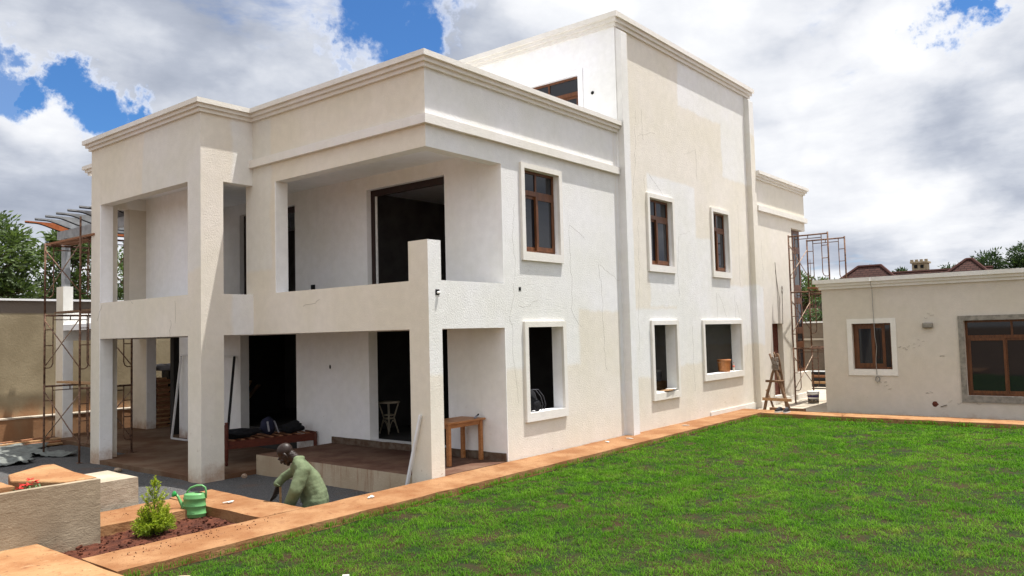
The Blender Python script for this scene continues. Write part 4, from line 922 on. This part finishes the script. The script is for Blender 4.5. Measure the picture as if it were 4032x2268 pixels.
# ------------------------------------------------------------------ yard clutter at left
def cloth_sheet(name, poly, z, mat, seed, amp, lb, cat):
    xs = [p[0] for p in poly]; ys = [p[1] for p in poly]; n = 44; V = []; F = []; idx = {}
    def inside(x, y):
        r = False; j = len(poly) - 1
        for i in range(len(poly)):
            if (poly[i][1] > y) != (poly[j][1] > y) and x < (poly[j][0] - poly[i][0]) * (y - poly[i][1]) / (poly[j][1] - poly[i][1]) + poly[i][0]: r = not r
            j = i
        return r
    for j in range(n + 1):
        for i in range(n + 1):
            x = min(xs) + (max(xs) - min(xs)) * i / n; y = min(ys) + (max(ys) - min(ys)) * j / n
            rd = 1 - abs(mnoise.noise(Vector((x * 1.1 + seed, y * 1.5, 0)))) * 2.2; rd2 = 1 - abs(mnoise.noise(Vector((x * 3 + seed, y * 2.6, 4)))) * 2.5
            idx[(i, j)] = len(V); V.append((x + .03 * N(x, y, 4), y + .03 * N(y, x, 4), z + amp * max(0, rd) + amp * .35 * max(0, rd2)))
    for j in range(n):
        for i in range(n):
            x = min(xs) + (max(xs) - min(xs)) * (i + .5) / n; y = min(ys) + (max(ys) - min(ys)) * (j + .5) / n
            if inside(x + .1 * N(x, y, 3), y + .1 * N(y, x, 3)): F.append([idx[(i, j)], idx[(i + 1, j)], idx[(i + 1, j + 1)], idx[(i, j + 1)]])
    o = link_mesh(name, V, F, mat, None, True); md = o.modifiers.new('thick', 'SOLIDIFY'); md.thickness = .008
    return tag(o, lb, cat)
cloth_sheet('shade_cloth', [(-3.6, 11.6), (-2.1, 11.4), (-1.6, 12.6), (-.95, 11.7), (-.75, 12.2), (-1.1, 13.7), (-.5, 14.5), (-1.0, 15.8), (-3.9, 14.6)], -.40, M_TARP, 3., .09, 'crumpled grey shade cloth spread on the gravel at left', 'cloth')
random.seed(17)
for k in range(7):
    y = 15.0 + .17 * k; x0 = -2.6 + random.uniform(-.3, .3); o = MB().beam((x0, y + random.uniform(-.1, .1), -.43 + .05 * (k % 3)), (.1 + random.uniform(-.3, .1), y + random.uniform(-.1, .25), -.40 + .05 * (k % 3)), .15, .045).build('plank', M_BOARDR if k % 2 else M_BOARD)
    tag(o, ['dusty plank on the ground nearest the shade cloth', 'second dusty plank from the shade cloth', 'third dusty plank from the shade cloth', 'middle plank of the scattered timber by the boundary wall', 'dusty plank just before the wall plinth', 'dusty plank touching the wall plinth', 'last dusty plank lying against the wall plinth'][k], 'plank', 'planks at the foot of the boundary wall')
tag(MB().rock((-1.44, 8.35, -.38), .09, 3, (1, 1, .6)).build('rock', M_STONE2), 'small pale rock on the gravel in front of the terrace edge', 'rock')
tag(MB().rock((-.35, 5.1, -.37), .06, 9, (1, 1, .8)).build('rock', M_STONE2), 'small pale rock between the left pillar and the podium', 'rock')
tag(MB().rock((-5.24, -1.41, -.135), .14, 13, (1.25, .8, .45), 7).build('rock', M_STONE2), 'flat cream rock in the grass at the bottom edge', 'rock')
tag(MB().beam((-4.25, -2.93, -.11), (-4.21, -2.89, -.06), .07, .008).build('white_tile_scrap', M_PAPER), 'white tile scrap sticking up from the lawn at the bottom edge', 'scrap')
for k, (x, y, lb) in enumerate(((-3.04, 1.28, 'white chip on the broad kerb beside the kneeling man'), (-1.63, -.3, 'white chip on the long kerb right of the kneeling man'), (5.12, -.29, 'thin white chip on the kerb below the dark recess of the house wall'), (5.82, -.45, 'pale chip on the kerb near the tower pilaster'), (8.57, -.45, 'white sliver on the kerb below the second window'))):
    o = MB().box(-.09, .09, -.012, .012, 0, .012).box(-.03, .05, -.05, -.015, 0, .01).build('paper_scrap', M_PAPER); o.location = (x, y, .012); o.rotation_euler = (0, 0, .5 * k); tag(o, lb, 'scrap')

# ------------------------------------------------------------------ stone blocks at left
roughbox('stone_block', -8.2, -4.97, 1.10, 1.20, -.46, .69, M_STONE, 41., .010, .11, 'large buff stone planter front with a rough weathered face', 'stone block')
roughbox('stone_block', -7.5, -3.80, 2.50, 3.55, -.46, .40, M_STONE2, 52., .016, .14, 'cream stone block behind the planter front, right of the tilted coping', 'stone block')
pz = MB().prism([(-5.38, 1.205), (-4.975, 1.205), (-4.95, 1.95), (-4.84, 2.9), (-4.98, 3.0), (-5.58, 2.5), (-5.74, 1.95)], .53, .70)
o = pz.build('coping_stone', M_KERB2, None, False, .02, 2); o.rotation_euler = (0, 0, 0); tag(o, 'orange tan coping stone lying tilted on the buff planter front', 'stone')
for v in o.data.vertices: v.co.z += -.09 * (v.co.y - 1.1) / 1.9 * 0 + .018 * mnoise.noise(v.co * 3)
tag(MB().box(-8, -5.5, 1.37, 3.4, -.45, .50).build('planter_soil', M_SOIL), kind='structure')
roughbox('coping_stone', -6.9, -5.86, 1.42, 2.2, .505, .70, M_KERB2, 61., .02, .12, 'pale orange coping stone at the left edge beside the red flowers', 'stone')
random.seed(31)
t_ = thing('flower_plant', (-5.78, 1.45, .5), 'small plant with bright red flowers between the coping stones', 'plant')
fm = MB(); lm = MB()
for (x, y, z) in ((-5.80, 1.36, .72), (-5.70, 1.42, .76), (-5.86, 1.30, .69), (-5.74, 1.34, .71), (-5.66, 1.36, .73)):
    for k in range(7): a = k * .9; fm.beam((x, y, z), (x + .045 * math.cos(a), y + .045 * math.sin(a), z + random.uniform(-.015, .02)), .022, .004)
for k in range(40): x, y = random.uniform(-5.9, -5.55), random.uniform(1.3, 1.5); a = random.uniform(0, 6.3); lm.beam((x, y, .62), (x + .06 * math.cos(a), y + .06 * math.sin(a), .62 + random.uniform(.0, .07)), .02, .003)
fm.build('petals', M_RED, t_); lm.build('leaves', simple('plain_leaf', (.06, .12, .03), .6), t_)

# ------------------------------------------------------------------ foliage
def leaves(name, C, D, Ls, Wd, tone, mat, parent, up=None):
    """leaf quads (kite shaped): centres C, directions D, lengths, widths"""
    n = len(C); rng = np.random.default_rng(n)
    D = D / np.maximum(np.linalg.norm(D, axis=1, keepdims=True), 1e-6); rnd = rng.normal(size=(n, 3)) if up is None else up + rng.normal(size=(n, 3)) * .5
    Sd = np.cross(D, rnd); Sd /= np.maximum(np.linalg.norm(Sd, axis=1, keepdims=True), 1e-6)
    L = Ls[:, None]; W_ = Wd[:, None]; V = np.zeros((n, 4, 3)); V[:, 0] = C; V[:, 1] = C + D * L * .45 + Sd * W_ * .5; V[:, 2] = C + D * L; V[:, 3] = C + D * L * .45 - Sd * W_ * .5
    V -= np.array(org(parent)); me = bpy.data.meshes.new(name); me.vertices.add(4 * n); me.vertices.foreach_set('co', V.reshape(-1)); me.loops.add(4 * n); me.loops.foreach_set('vertex_index', np.arange(4 * n, dtype=np.int32))
    me.polygons.add(n); me.polygons.foreach_set('loop_start', (np.arange(n) * 4).astype(np.int32)); me.update(calc_edges=True)
    at = me.attributes.new('tone', 'FLOAT', 'POINT'); at.data.foreach_set('value', np.repeat(np.clip(tone, 0, 1), 4).astype(np.float32)); me.materials.append(mat)
    o = bpy.data.objects.new(name, me); col.objects.link(o); o.parent = parent; return o
def tree(loc, crowns, lb, nl, seed, ls=.2, trunk_r=.13, mat=None, group=None, cat='tree', clump=.42, ncl=70):
    rng = np.random.default_rng(seed); t_ = thing('tree', loc, lb, cat, group); L = Vector(loc); C = []; tr = MB()
    top = max(c[2] for c, r in crowns)
    fork = Vector((L.x, L.y, L.z + (min(c[2] - r[2] for c, r in crowns) - L.z) * .8 + .6))
    tr.tube([L, L.lerp(fork, .5) + Vector((.05, .03, 0)), fork], [trunk_r, trunk_r * .85, trunk_r * .7], 8)
    D = []; T = []
    for c, r in crowns:
        c = np.array(c); r = np.array(r)
        for k in range(ncl):
            u = rng.normal(size=3); u /= np.linalg.norm(u); rad = rng.uniform(.35, 1.0) ** .6
            cc_ = c + u * r * rad; 
            if k % 4 == 0:
                e = Vector(cc_); m_ = fork.lerp(e, .55) + Vector((0, 0, .12 * (e - fork).length)); tr.tube([fork, fork.lerp(m_, .5), m_, e], [trunk_r * .38, trunk_r * .26, trunk_r * .17, .012], 5, False)
            m_ = max(4, nl // (ncl * len(crowns))); sz = clump * rng.uniform(.6, 1.3) * min(r) / 1.2
            pts = cc_ + rng.normal(size=(m_, 3)) * np.array([sz, sz, sz * .7]) * .55
            dd = (pts - cc_) + u * sz * .6 + np.array([0, 0, .1]) + rng.normal(size=(m_, 3)) * sz * .5
            C.append(pts); D.append(dd); T.append(np.clip(.25 + rng.uniform(-.2, .3) + .25 * rng.random(m_) + .12 * (pts[:, 2] - cc_[2]) / sz, 0, 1))
    C = np.concatenate(C); D = np.concatenate(D); T = np.concatenate(T); n = len(C)
    tr.build('trunk', M_BARK, t_, True)
    leaves('crown', C, D, rng.uniform(.7, 1.2, n) * ls, rng.uniform(.28, .42, n) * ls, T, mat or M_LEAF, t_); return t_
gt = 'trees beyond the tall boundary wall'
tree((.4, 26, -.45), [((.3, 26, 5.9), (2.6, 2.0, 1.9)), ((1.6, 26, 6.2), (1.6, 1.3, 1.5)), ((-1.0, 26.5, 6.8), (1.7, 1.5, 1.4)), ((1.2, 26, 4.3), (2.2, 1.5, 1.0))], 'broad leafy green tree at the far left above the boundary wall', 15000, 1, .26, .2, None, gt)
tree((5.2, 28, -.45), [((5.1, 28, 5.6), (1.6, 1.4, 1.5)), ((4.6, 28, 4.3), (1.8, 1.4, 1.2)), ((5.5, 28, 6.9), (.9, .9, .8))], 'leafy tree behind the scaffold and the pergola post', 8000, 2, .24, .14, None, gt)
tree((7.6, 27, -.45), [((7.6, 27, 5.4), (1.5, 1.4, 1.8)), ((7.2, 27, 4.0), (1.6, 1.2, 1.0))], 'leafy tree seen through the open upper balcony', 6500, 3, .22, .14, None, gt)
gt = 'trees on the skyline at right'
tree((55, -1.1, -.45), [((55, -1.1, 6.4), (.9, 1.0, 1.0)), ((55, -1.0, 5.2), (1.2, 1.2, .8))], 'feathery dark tree on the skyline between roof and picture edge', 3500, 5, .26, .14, M_LEAFD, gt)
tree((56, -3.6, -.45), [((56, -3.3, 6.9), (.9, 1.1, .95)), ((56, -2.9, 6.0), (1.2, 1.2, .9)), ((56, -4.6, 6.8), (1.0, 1.0, 1.1))], 'feathery dark tree at the right picture edge above the outbuilding', 5000, 6, .26, .14, M_LEAFD, gt)
tree((58, 1.9, -.45), [((58, 1.9, 5.9), (.8, .9, .8))], 'small dark tree behind the roof right of the chimney', 1300, 7, .26, .1, M_LEAFD, gt)
tree((58, 5.4, -.45), [((58, 5.4, 6.0), (.6, .5, .75))], 'small dark tree between the hipped roof and the chimney', 1000, 8, .26, .1, M_LEAFD, gt)
tree((60, 8.0, -.45), [((60, 8.0, 6.3), (.6, .55, .8))], 'small tree peeping over the left hipped roof', 900, 9, .26, .1, M_LEAFD, gt)
tree((56, .8, -.45), [((56, .6, 6.0), (.6, .6, .6))], 'small dark tree tucked behind the right hipped roof', 900, 10, .26, .1, M_LEAFD, gt)
tree((34, 5.0, -.45), [((34, 5.2, 4.5), (.8, .8, .9)), ((34, 4.2, 4.2), (.7, .7, .7))], 'bushy green tree behind the right scaffold', 3200, 11, .2, .1, None, 'garden plants of the neighbouring plot')
tree((31, 2.9, -.45), [((31, 2.9, 4.1), (.8, .8, .55))], 'low bright green tree above the outbuilding cornice', 1500, 12, .2, .08, None, 'garden plants of the neighbouring plot')
# strap leaved plants
def strap_plant(loc, n, L_, spread, lb, seed, trunk=0., wd=.055):
    rng = np.random.default_rng(seed); t_ = thing('strap_leaved_plant', loc, lb, 'plant', 'garden plants of the neighbouring plot'); C = []; D = []; LL = []; T = []
    base = np.array(loc) + np.array([0, 0, trunk])
    for k in range(n):
        a = rng.uniform(0, 6.283); e = rng.uniform(.1, 1.4); h = np.array([math.cos(a), math.sin(a), 0]); p = base.copy() + rng.normal(size=3) * .08 * spread; l = L_ * rng.uniform(.6, 1.1); ds = l / 6
        for q in range(6):
            e2 = e - q * .35; d_ = h * math.cos(e2) + np.array([0, 0, math.sin(e2)]); C.append(p.copy()); D.append(d_); LL.append(ds * 1.7); T.append(rng.uniform(.1, 1)); p = p + d_ * ds
    leaves('leaves', np.array(C), np.array(D), np.array(LL), np.full(len(C), wd), np.array(T), M_BLADE, t_)
    MB().tube([Vector(loc), Vector(loc) + Vector((.03, .02, trunk + .05))], [.07, .05], 7).build('stem', M_BARK, t_, True)
strap_plant((25.2, 1.3, -.45), 60, .75, 1.2, 'drooping strap leaved plant behind the dark boundary wall', 1, 3.3, .06); strap_plant((25.4, 1.9, -.45), 50, .7, 1.2, 'second drooping strap leaved plant, nearer the house', 2, 3.1, .06); strap_plant((25.2, .7, -.45), 40, .7, 1.2, 'third drooping strap leaved plant, nearest the outbuilding', 3, 3.2, .06)
strap_plant((29, 1.7, -.45), 34, 1.0, 1.0, 'yellow green palm fronds above the outbuilding cornice', 4, 3.95, .07); strap_plant((29, 2.5, -.45), 34, .6, 1.0, 'small spiky palm top beside the right scaffold', 5, 4.0, .05)
MB_ = MB().tube([(30, 3.2, -.45), (30, 3.25, 5.7)], [.04, .012], 6); tag(MB_.build('bare_pole', M_POLE), 'thin bare pole rising behind the right scaffold', 'pole')

# golden conifer in the planting bed
def conifer(loc, H, Wd, lb, seed, nb=40, ls=.026):
    rng = np.random.default_rng(seed); t_ = thing('conifer_shrub', loc, lb, 'shrub', None); base = np.array(loc); C = []; D = []; T = []; st = MB()
    st.tube([Vector(loc), Vector(loc) + Vector((0, 0, H * .5)), Vector(loc) + Vector((.0, 0, H * .97))], [.013, .008, .003], 6)
    def plume(p0, p1, p2, w0, tone):
        st.tube([p0, (p0 + 2 * p1 + p2) / 4, p2], [.004, .003, .001], 4, False); L_ = np.linalg.norm(p2 - p0); ns = max(7, int(L_ / .017)); side = np.cross(p2 - p0, rng.normal(size=3)); side /= np.linalg.norm(side)
        for q in range(ns):
            s_ = .12 + .88 * (q + rng.random()) / ns; p = p0 * (1 - s_) ** 2 + 2 * p1 * s_ * (1 - s_) + p2 * s_ * s_; ax = 2 * (p1 - p0) * (1 - s_) + 2 * (p2 - p1) * s_; ax /= np.linalg.norm(ax) + 1e-9
            l = w0 * (1.08 - s_) * rng.uniform(.6, 1.2) + .012
            for sg in (-1, 1):
                sd_ = side * sg + rng.normal(size=3) * .45; dv = ax * .85 + sd_ * .8 + np.array([0, 0, .25]); dv /= np.linalg.norm(dv); m_ = 2 + int(l / .014)
                for j in range(m_):
                    f = j / m_; C.append(p + dv * l * f); D.append(dv + rng.normal(size=3) * .45); T.append(tone * (.10 + .50 * s_ + .35 * f) + rng.uniform(-.12, .15))
    for k in range(nb):
        a = k * 2.39996 + rng.uniform(-.3, .3); r = Wd * .5 * (.25 + .8 * rng.random() ** .7); h = np.array([math.cos(a), math.sin(a), 0]); rr = r / (Wd * .5)
        zt = H * (.10 + .58 * max(0., 1.05 - rr) ** .8 + rng.uniform(-.05, .12)); z0 = H * rng.uniform(.02, .22)
        p0 = base + np.array([0, 0, z0]); p2 = base + h * r + np.array([0, 0, max(zt, H * .08)]); p1 = base + h * r * .75 + np.array([0, 0, z0 + (zt - z0) * .25]); plume(p0, p1, p2, .055, .55 + .6 * zt / H)
    for k in range(16):
        f = k / 15; a = k * 2.4; r = Wd * .5 * (.62 - .52 * f); h = np.array([math.cos(a), math.sin(a), 0]); p0 = base + np.array([0, 0, H * (.38 + .48 * f)]); p2 = p0 + h * r + np.array([0, 0, r * 1.1 + .03]); plume(p0, (p0 + p2) / 2 + h * .01, p2, .032, .9)
    plume(base + np.array([0, 0, H * .8]), base + np.array([0, 0, H * .9]), base + np.array([.005, 0, H]), .03, 1.)
    C = np.array(C); D = np.array(D); n = len(C); st.build('stem', M_BARK, t_, True)
    leaves('foliage', C, D, rng.uniform(.7, 1.3, n) * ls, rng.uniform(.22, .34, n) * ls, np.array(T), M_CONIF, t_)
conifer((-4.37, .88, -.15), .79, .56, 'golden green young conifer in the red soil bed', 4, 95, .034)
conifer((-5.05, 3.75, -.1), .62, .3, 'small lime green conifer tip behind the coping stone', 7, 14)

# ------------------------------------------------------------------ green watering can
e1 = Vector((.62768, -.77806, 0)).normalized(); e2 = Vector((-e1.y, e1.x, 0))
wc = thing('watering_can', (-3.53, 1.44, -.135), 'light green plastic watering can on the red soil beside the conifer', 'watering can'); O = Vector((-3.50, 1.42, -.135)); ang = math.atan2(e1.y, e1.x)
prof = [(.93, 0), (1., .012), (1., .045), (1.03, .05), (1.03, .062), (.985, .068), (.985, .155), (1.02, .16), (1.02, .172), (.985, .178), (.98, .262), (1.02, .268), (1.02, .282), (.97, .29), (.95, .325), (.86, .345), (.5, .352)]
MB().lathe([(r * .163, z) for r, z in prof], O, 32, 1., .66, ang).build('body', M_GREEN, wc, True)
pt = lambda a, z, b_=0.: O + e1 * a + e2 * b_ + Vector((0, 0, z))
MB().lathe([(.045, 0), (.05, .006), (.03, .008)], pt(.055, .348), 16, 1.2, .8, ang).build('filler_hole', M_DARK, wc)
MB().tube([pt(-.115, .335), pt(-.105, .375), pt(-.06, .425), (pt(.03, .455)), pt(.11, .455), pt(.155, .425), pt(.168, .36), pt(.165, .27)], .0145, 10).build('handle', M_GREEN, wc, True)
MB().tube([pt(-.10, .07), pt(-.17, .145), pt(-.245, .30), pt(-.275, .335)], [.042, .028, .019, .018], 12).build('spout', M_GREEN, wc, True)
w_ = MB(); w_.V = [tuple(pt(-.14, .08, -.012)), tuple(pt(-.15, .23, -.012)), tuple(pt(-.2, .21, -.006)), tuple(pt(-.14, .08, .012)), tuple(pt(-.15, .23, .012)), tuple(pt(-.2, .21, .006))]; w_.F = [[0, 1, 2], [3, 5, 4], [0, 3, 4, 1], [1, 4, 5, 2], [0, 2, 5, 3]]; w_.build('web', M_GREEN, wc)
dirn = Vector((-e1.x * .55 - .35, -e1.y * .55 - .45, .30)).normalized(); c0 = pt(-.272, .33)
MB().tube([c0, c0 + dirn * .03, c0 + dirn * .045, c0 + dirn * .05], [.02, .042, .044, .036], 16).build('rose', M_GREEND, wc, True)

# ------------------------------------------------------------------ neighbouring house roofs
nh = thing('neighbour_house', (41, 1, -.45), 'neighbouring house with maroon tiled hipped roofs and a cream chimney', 'house')
MB().box(38.6, 46, -5.6, 6.0, G0, 2.9).build('wall', M_ANNEX, nh)
def hip(x0, x1, y0, y1, ze, r0, r1, zr):
    f = MB(); f.V = [(x0, y0, ze), (x1, y0, ze), (x1, y1, ze), (x0, y1, ze), ((x0 + x1) / 2, r0, zr), ((x0 + x1) / 2, r1, zr)]; f.F = [[0, 1, 4], [1, 2, 5, 4], [2, 3, 5], [3, 0, 4, 5], [0, 3, 2, 1]]
    o = f.build('roof', M_ROOFT, nh); g_ = MB(); xc = (x0 + x1) / 2
    for a_, b_ in (((x0, y0, ze), (xc, r0, zr)), ((x0, y1, ze), (xc, r1, zr)), ((xc, r0, zr), (xc, r1, zr))): g_.tube([Vector(a_) + Vector((0, 0, .03)), Vector(b_) + Vector((0, 0, .03))], .09, 6)
    g_.build('ridge_tiles', M_RIDGE, o)
hip(37.6, 43.0, -.9, 7.3, 2.9, 2.5, 3.75, 5.86); hip(39.5, 45, -4.9, 1.6, 3.2, -1.95, -1.65, 6.0)
f = MB(); f.V = [(39.2, -3, 4.4), (39.2, 3, 4.4), (42, -3, 5.45), (42, 3, 5.45), (45, -3, 4.4), (45, 3, 4.4)]; f.F = [[0, 2, 3, 1], [2, 4, 5, 3], [0, 1, 3, 5, 4, 2]]; o = f.build('roof', M_ROOFT, nh); MB().tube([(42, -3, 5.48), (42, 3, 5.48)], .09, 6).build('ridge_tiles', M_RIDGE, o)
ch = MB(); ch.box(42.6, 43.4, .50, 1.30, 4.8, 6.02); ch.box(42.5, 43.5, .42, 1.38, 6.02, 6.12)
for k in range(4): ch.box(42.5, 42.65, .42 + .26 * k, .42 + .26 * k + .16, 6.121, 6.24)
cho = ch.build('chimney', simple('cream_chimney', (.42, .34, .22), .9), nh)
for y in (.66, 1.0): MB().box(42.56, 42.598, y, y + .17, 5.72, 5.92).build('flue_opening', M_DARK, cho)

# ------------------------------------------------------------------ kneeling man
def capsule(mb, pts, radii, flat=None):
    for i in range(len(pts) - 1):
        a_, b_ = Vector(pts[i]), Vector(pts[i + 1]); n = max(2, int((b_ - a_).length / (min(radii[i], radii[i + 1]) * .45)) + 1)
        for k in range(n + 1): f = k / n; mb.ball(a_.lerp(b_, f), radii[i] * (1 - f) + radii[i + 1] * f, 5)
FH = Vector((-.62768, .77806, 0)).normalized(); DP = Vector((.77806, .62768, 0)).normalized(); Z = Vector((0, 0, 1))
man = MB(); hc = Vector((-2.42, .70, .69)); Uh = (FH * .76 + Z * .65).normalized(); Ff = (FH * .65 - Z * .76).normalized()
k_ = 1.25
Mh = Matrix((DP, Ff, Uh)).transposed()
hp = lambda s_, f_, u_: hc + (DP * s_ + Ff * f_ + Uh * u_) * k_
man.ball(hp(0, -.018, .038), .1 * k_, 14, (.80, 1.02, .93), Mh); man.ball(hp(0, .028, -.01), .082 * k_, 12, (.86, .98, 1.05), Mh); man.ball(hp(0, .045, -.075), .055 * k_, 10, (.95, .85, .75), Mh)
man.ball(hp(0, .075, -.098), .026 * k_, 8); man.ball(hp(0, .113, -.022), .017 * k_, 8, (1.1, 1, 1.0), Mh); man.ball(hp(0, .103, .005), .012 * k_, 8, (.8, 1, 1.6), Mh)
for s_ in (-1, 1):
    man.ball(hp(.030 * s_, .096, .026), .018 * k_, 8, (1.5, .6, .55), Mh); man.ball(hp(.045 * s_, .075, -.025), .026 * k_, 8); man.ball(hp(.012 * s_, .117, -.03), .009 * k_, 6)
    man.ball(hp(.083 * s_, -.005, -.012), .03 * k_, 8, (.32, .62, 1.05), Mh)
man.ball(hp(0, .103, -.058), .018 * k_, 8, (1.6, .5, .45), Mh); man.ball(hp(0, .101, -.072), .017 * k_, 8, (1.5, .5, .5), Mh)
nb = Vector((-2.30, .555, .57)); capsule(man, [hp(0, -.03, -.06), nb], [.066 * k_, .07 * k_])
sN = Vector((-2.33, .40, .455)); sF = Vector((-2.13, .74, .455)); hipc = Vector((-2.08, .40, -.02))
capsule(man, [nb, (sN + sF) / 2, (hipc + (sN + sF) / 2) / 2, hipc], [.08, .12, .12, .13]); capsule(man, [sN, nb - Z * .06, sF], [.06, .07, .06])
elF = Vector((-2.23, 1.03, .285)); wrF = Vector((-2.31, 1.075, .155)); elN = Vector((-2.475, .40, .19)); wrN = Vector((-2.47, .58, -.08))
capsule(man, [sF, elF, wrF], [.055, .045, .032]); capsule(man, [sN, elN, wrN], [.055, .045, .032])
kn, kf = Vector((-2.36, .50, -.345)), Vector((-2.17, .74, -.345))
for hs, kk, ak in ((hipc - DP * .09, kn, Vector((-2.05, .12, -.36))), (hipc + DP * .09, kf, Vector((-1.88, .36, -.36)))):
    capsule(man, [hs, kk], [.1, .065]); capsule(man, [kk, ak], [.06, .04]); capsule(man, [ak, ak - FH * .1 - Z * .0], [.04, .03])
def hand(mb, wr, dr, side, k=1.12, curl=.5):
    dr = dr.normalized(); sdv = side.normalized(); pal = sdv.cross(dr).normalized(); pc = wr + dr * .05 * k
    for a_ in range(4):
        for b_ in range(4): mb.ball(wr + dr * (.018 + .022 * a_) * k + sdv * (-.027 + .018 * b_) * k * (.8 + .07 * a_), .0145 * k, 5)
    for i, (o_, L_) in enumerate(((-.031, .062), (-.0105, .078), (.010, .080), (.030, .068))):
        p = wr + dr * .086 * k + sdv * o_ * k; seg = L_ * k / 3 * 1.15; d_ = dr.copy(); pts = [p]
        for q in range(3): d_ = (d_ + pal * curl * (.55 + .2 * i * .3)).normalized(); pts.append(pts[-1] + d_ * seg)
        capsule(mb, pts, [.0088 * k, .0082 * k, .0076 * k, .0068 * k])
    p = wr + dr * .025 * k + sdv * .036 * k; capsule(mb, [p, p + (sdv * .7 + dr * .5 + pal * .4) * .034 * k, p + (sdv * .75 + dr * 1.3 + pal * 1.0) * .045 * k], [.0125 * k, .0105 * k, .009 * k])
hand(man, wrF, Vector((-.02, .0, -1)) + FH * .28, FH * -.45 + DP * .9, 1.5, .30); hand(man, wrN, Vector((-.05, .15, -1)), DP, 1.1, .4)
pm_ = man.build('person', M_SKIN, None, True); tag(pm_, 'bald man in a sage green overall kneeling behind the kerb, head bowed over a stick', 'person')
pm_.location = (0, 0, 0)
md = pm_.modifiers.new('fuse', 'REMESH'); md.mode = 'VOXEL'; md.voxel_size = .0058; md.use_smooth_shade = True
md = pm_.modifiers.new('soft', 'SMOOTH'); md.iterations = 3; md.factor = .5
cl_ = MB(); mid = Vector((-2.15, .48, .27)); wst = Vector((-2.08, .42, .06))
for s_ in (-1, 1):
    capsule(cl_, [nb + DP * .05 * s_ - Z * .02, (sN if s_ < 0 else sF) * .75 + nb * .25 + Z * .005, mid + DP * .075 * s_, wst + DP * .075 * s_, hipc + DP * .085 * s_ - Z * .03], [.088, .118, .158, .165, .172])
capsule(cl_, [sN + Z * .0, elN + FH * -.01, wrN], [.118, .106, .092]); capsule(cl_, [sF - Z * .01, elF, wrF + Z * .022], [.088, .072, .054])
capsule(cl_, [elF + Vector((0, 0, .0)), wrF + Z * .03 + FH * .02], [.07, .058])
for hs, kk, ak in ((hipc - DP * .09, kn, Vector((-2.05, .12, -.36))), (hipc + DP * .09, kf, Vector((-1.88, .36, -.36)))):
    capsule(cl_, [hs - Z * .02, kk], [.155, .095]); capsule(cl_, [kk, ak], [.085, .065])
capsule(cl_, [nb + Z * .045 + FH * .02 - DP * .05, nb + Z * .045 - FH * .055, nb + Z * .045 + FH * .02 + DP * .05], [.05, .05, .05]); capsule(cl_, [nb + FH * .05 - Z * .08, mid + FH * .10 - Z * .02, wst + FH * .12 - Z * .06], [.085, .125, .125])
oo = cl_.build('overall', M_CLOTH, pm_, True)
md = oo.modifiers.new('fuse', 'REMESH'); md.mode = 'VOXEL'; md.voxel_size = .0105; md.use_smooth_shade = True
md = oo.modifiers.new('soft', 'SMOOTH'); md.iterations = 22; md.factor = .5
tx = bpy.data.textures.new('folds', 'CLOUDS'); tx.noise_scale = .13; tx.noise_depth = 1
fe = bpy.data.objects.new('fold_space', None)
md = oo.modifiers.new('folds', 'DISPLACE'); md.texture = tx; md.strength = .018; md.mid_level = .5
cf = MB(); ax_ = (wrF - elF).normalized(); ring = []
for k in range(17):
    a = 2 * math.pi * k / 16; u_ = ax_.cross(Z).normalized(); v_ = ax_.cross(u_); ring.append(wrF + Z * .018 + (u_ * math.cos(a) + v_ * math.sin(a)) * .056)
cf.tube(ring, .010, 6, False); cf.build('cuff', M_CLOTH, pm_, True)
tag(MB().beam(wrF + Vector((.02, -.03, .01)), wrF + Vector((.01, -.05, -.42)), .032, .02).build('wooden_stick', M_BOARD), 'pale wooden stick held upright by the kneeling man', 'stick')
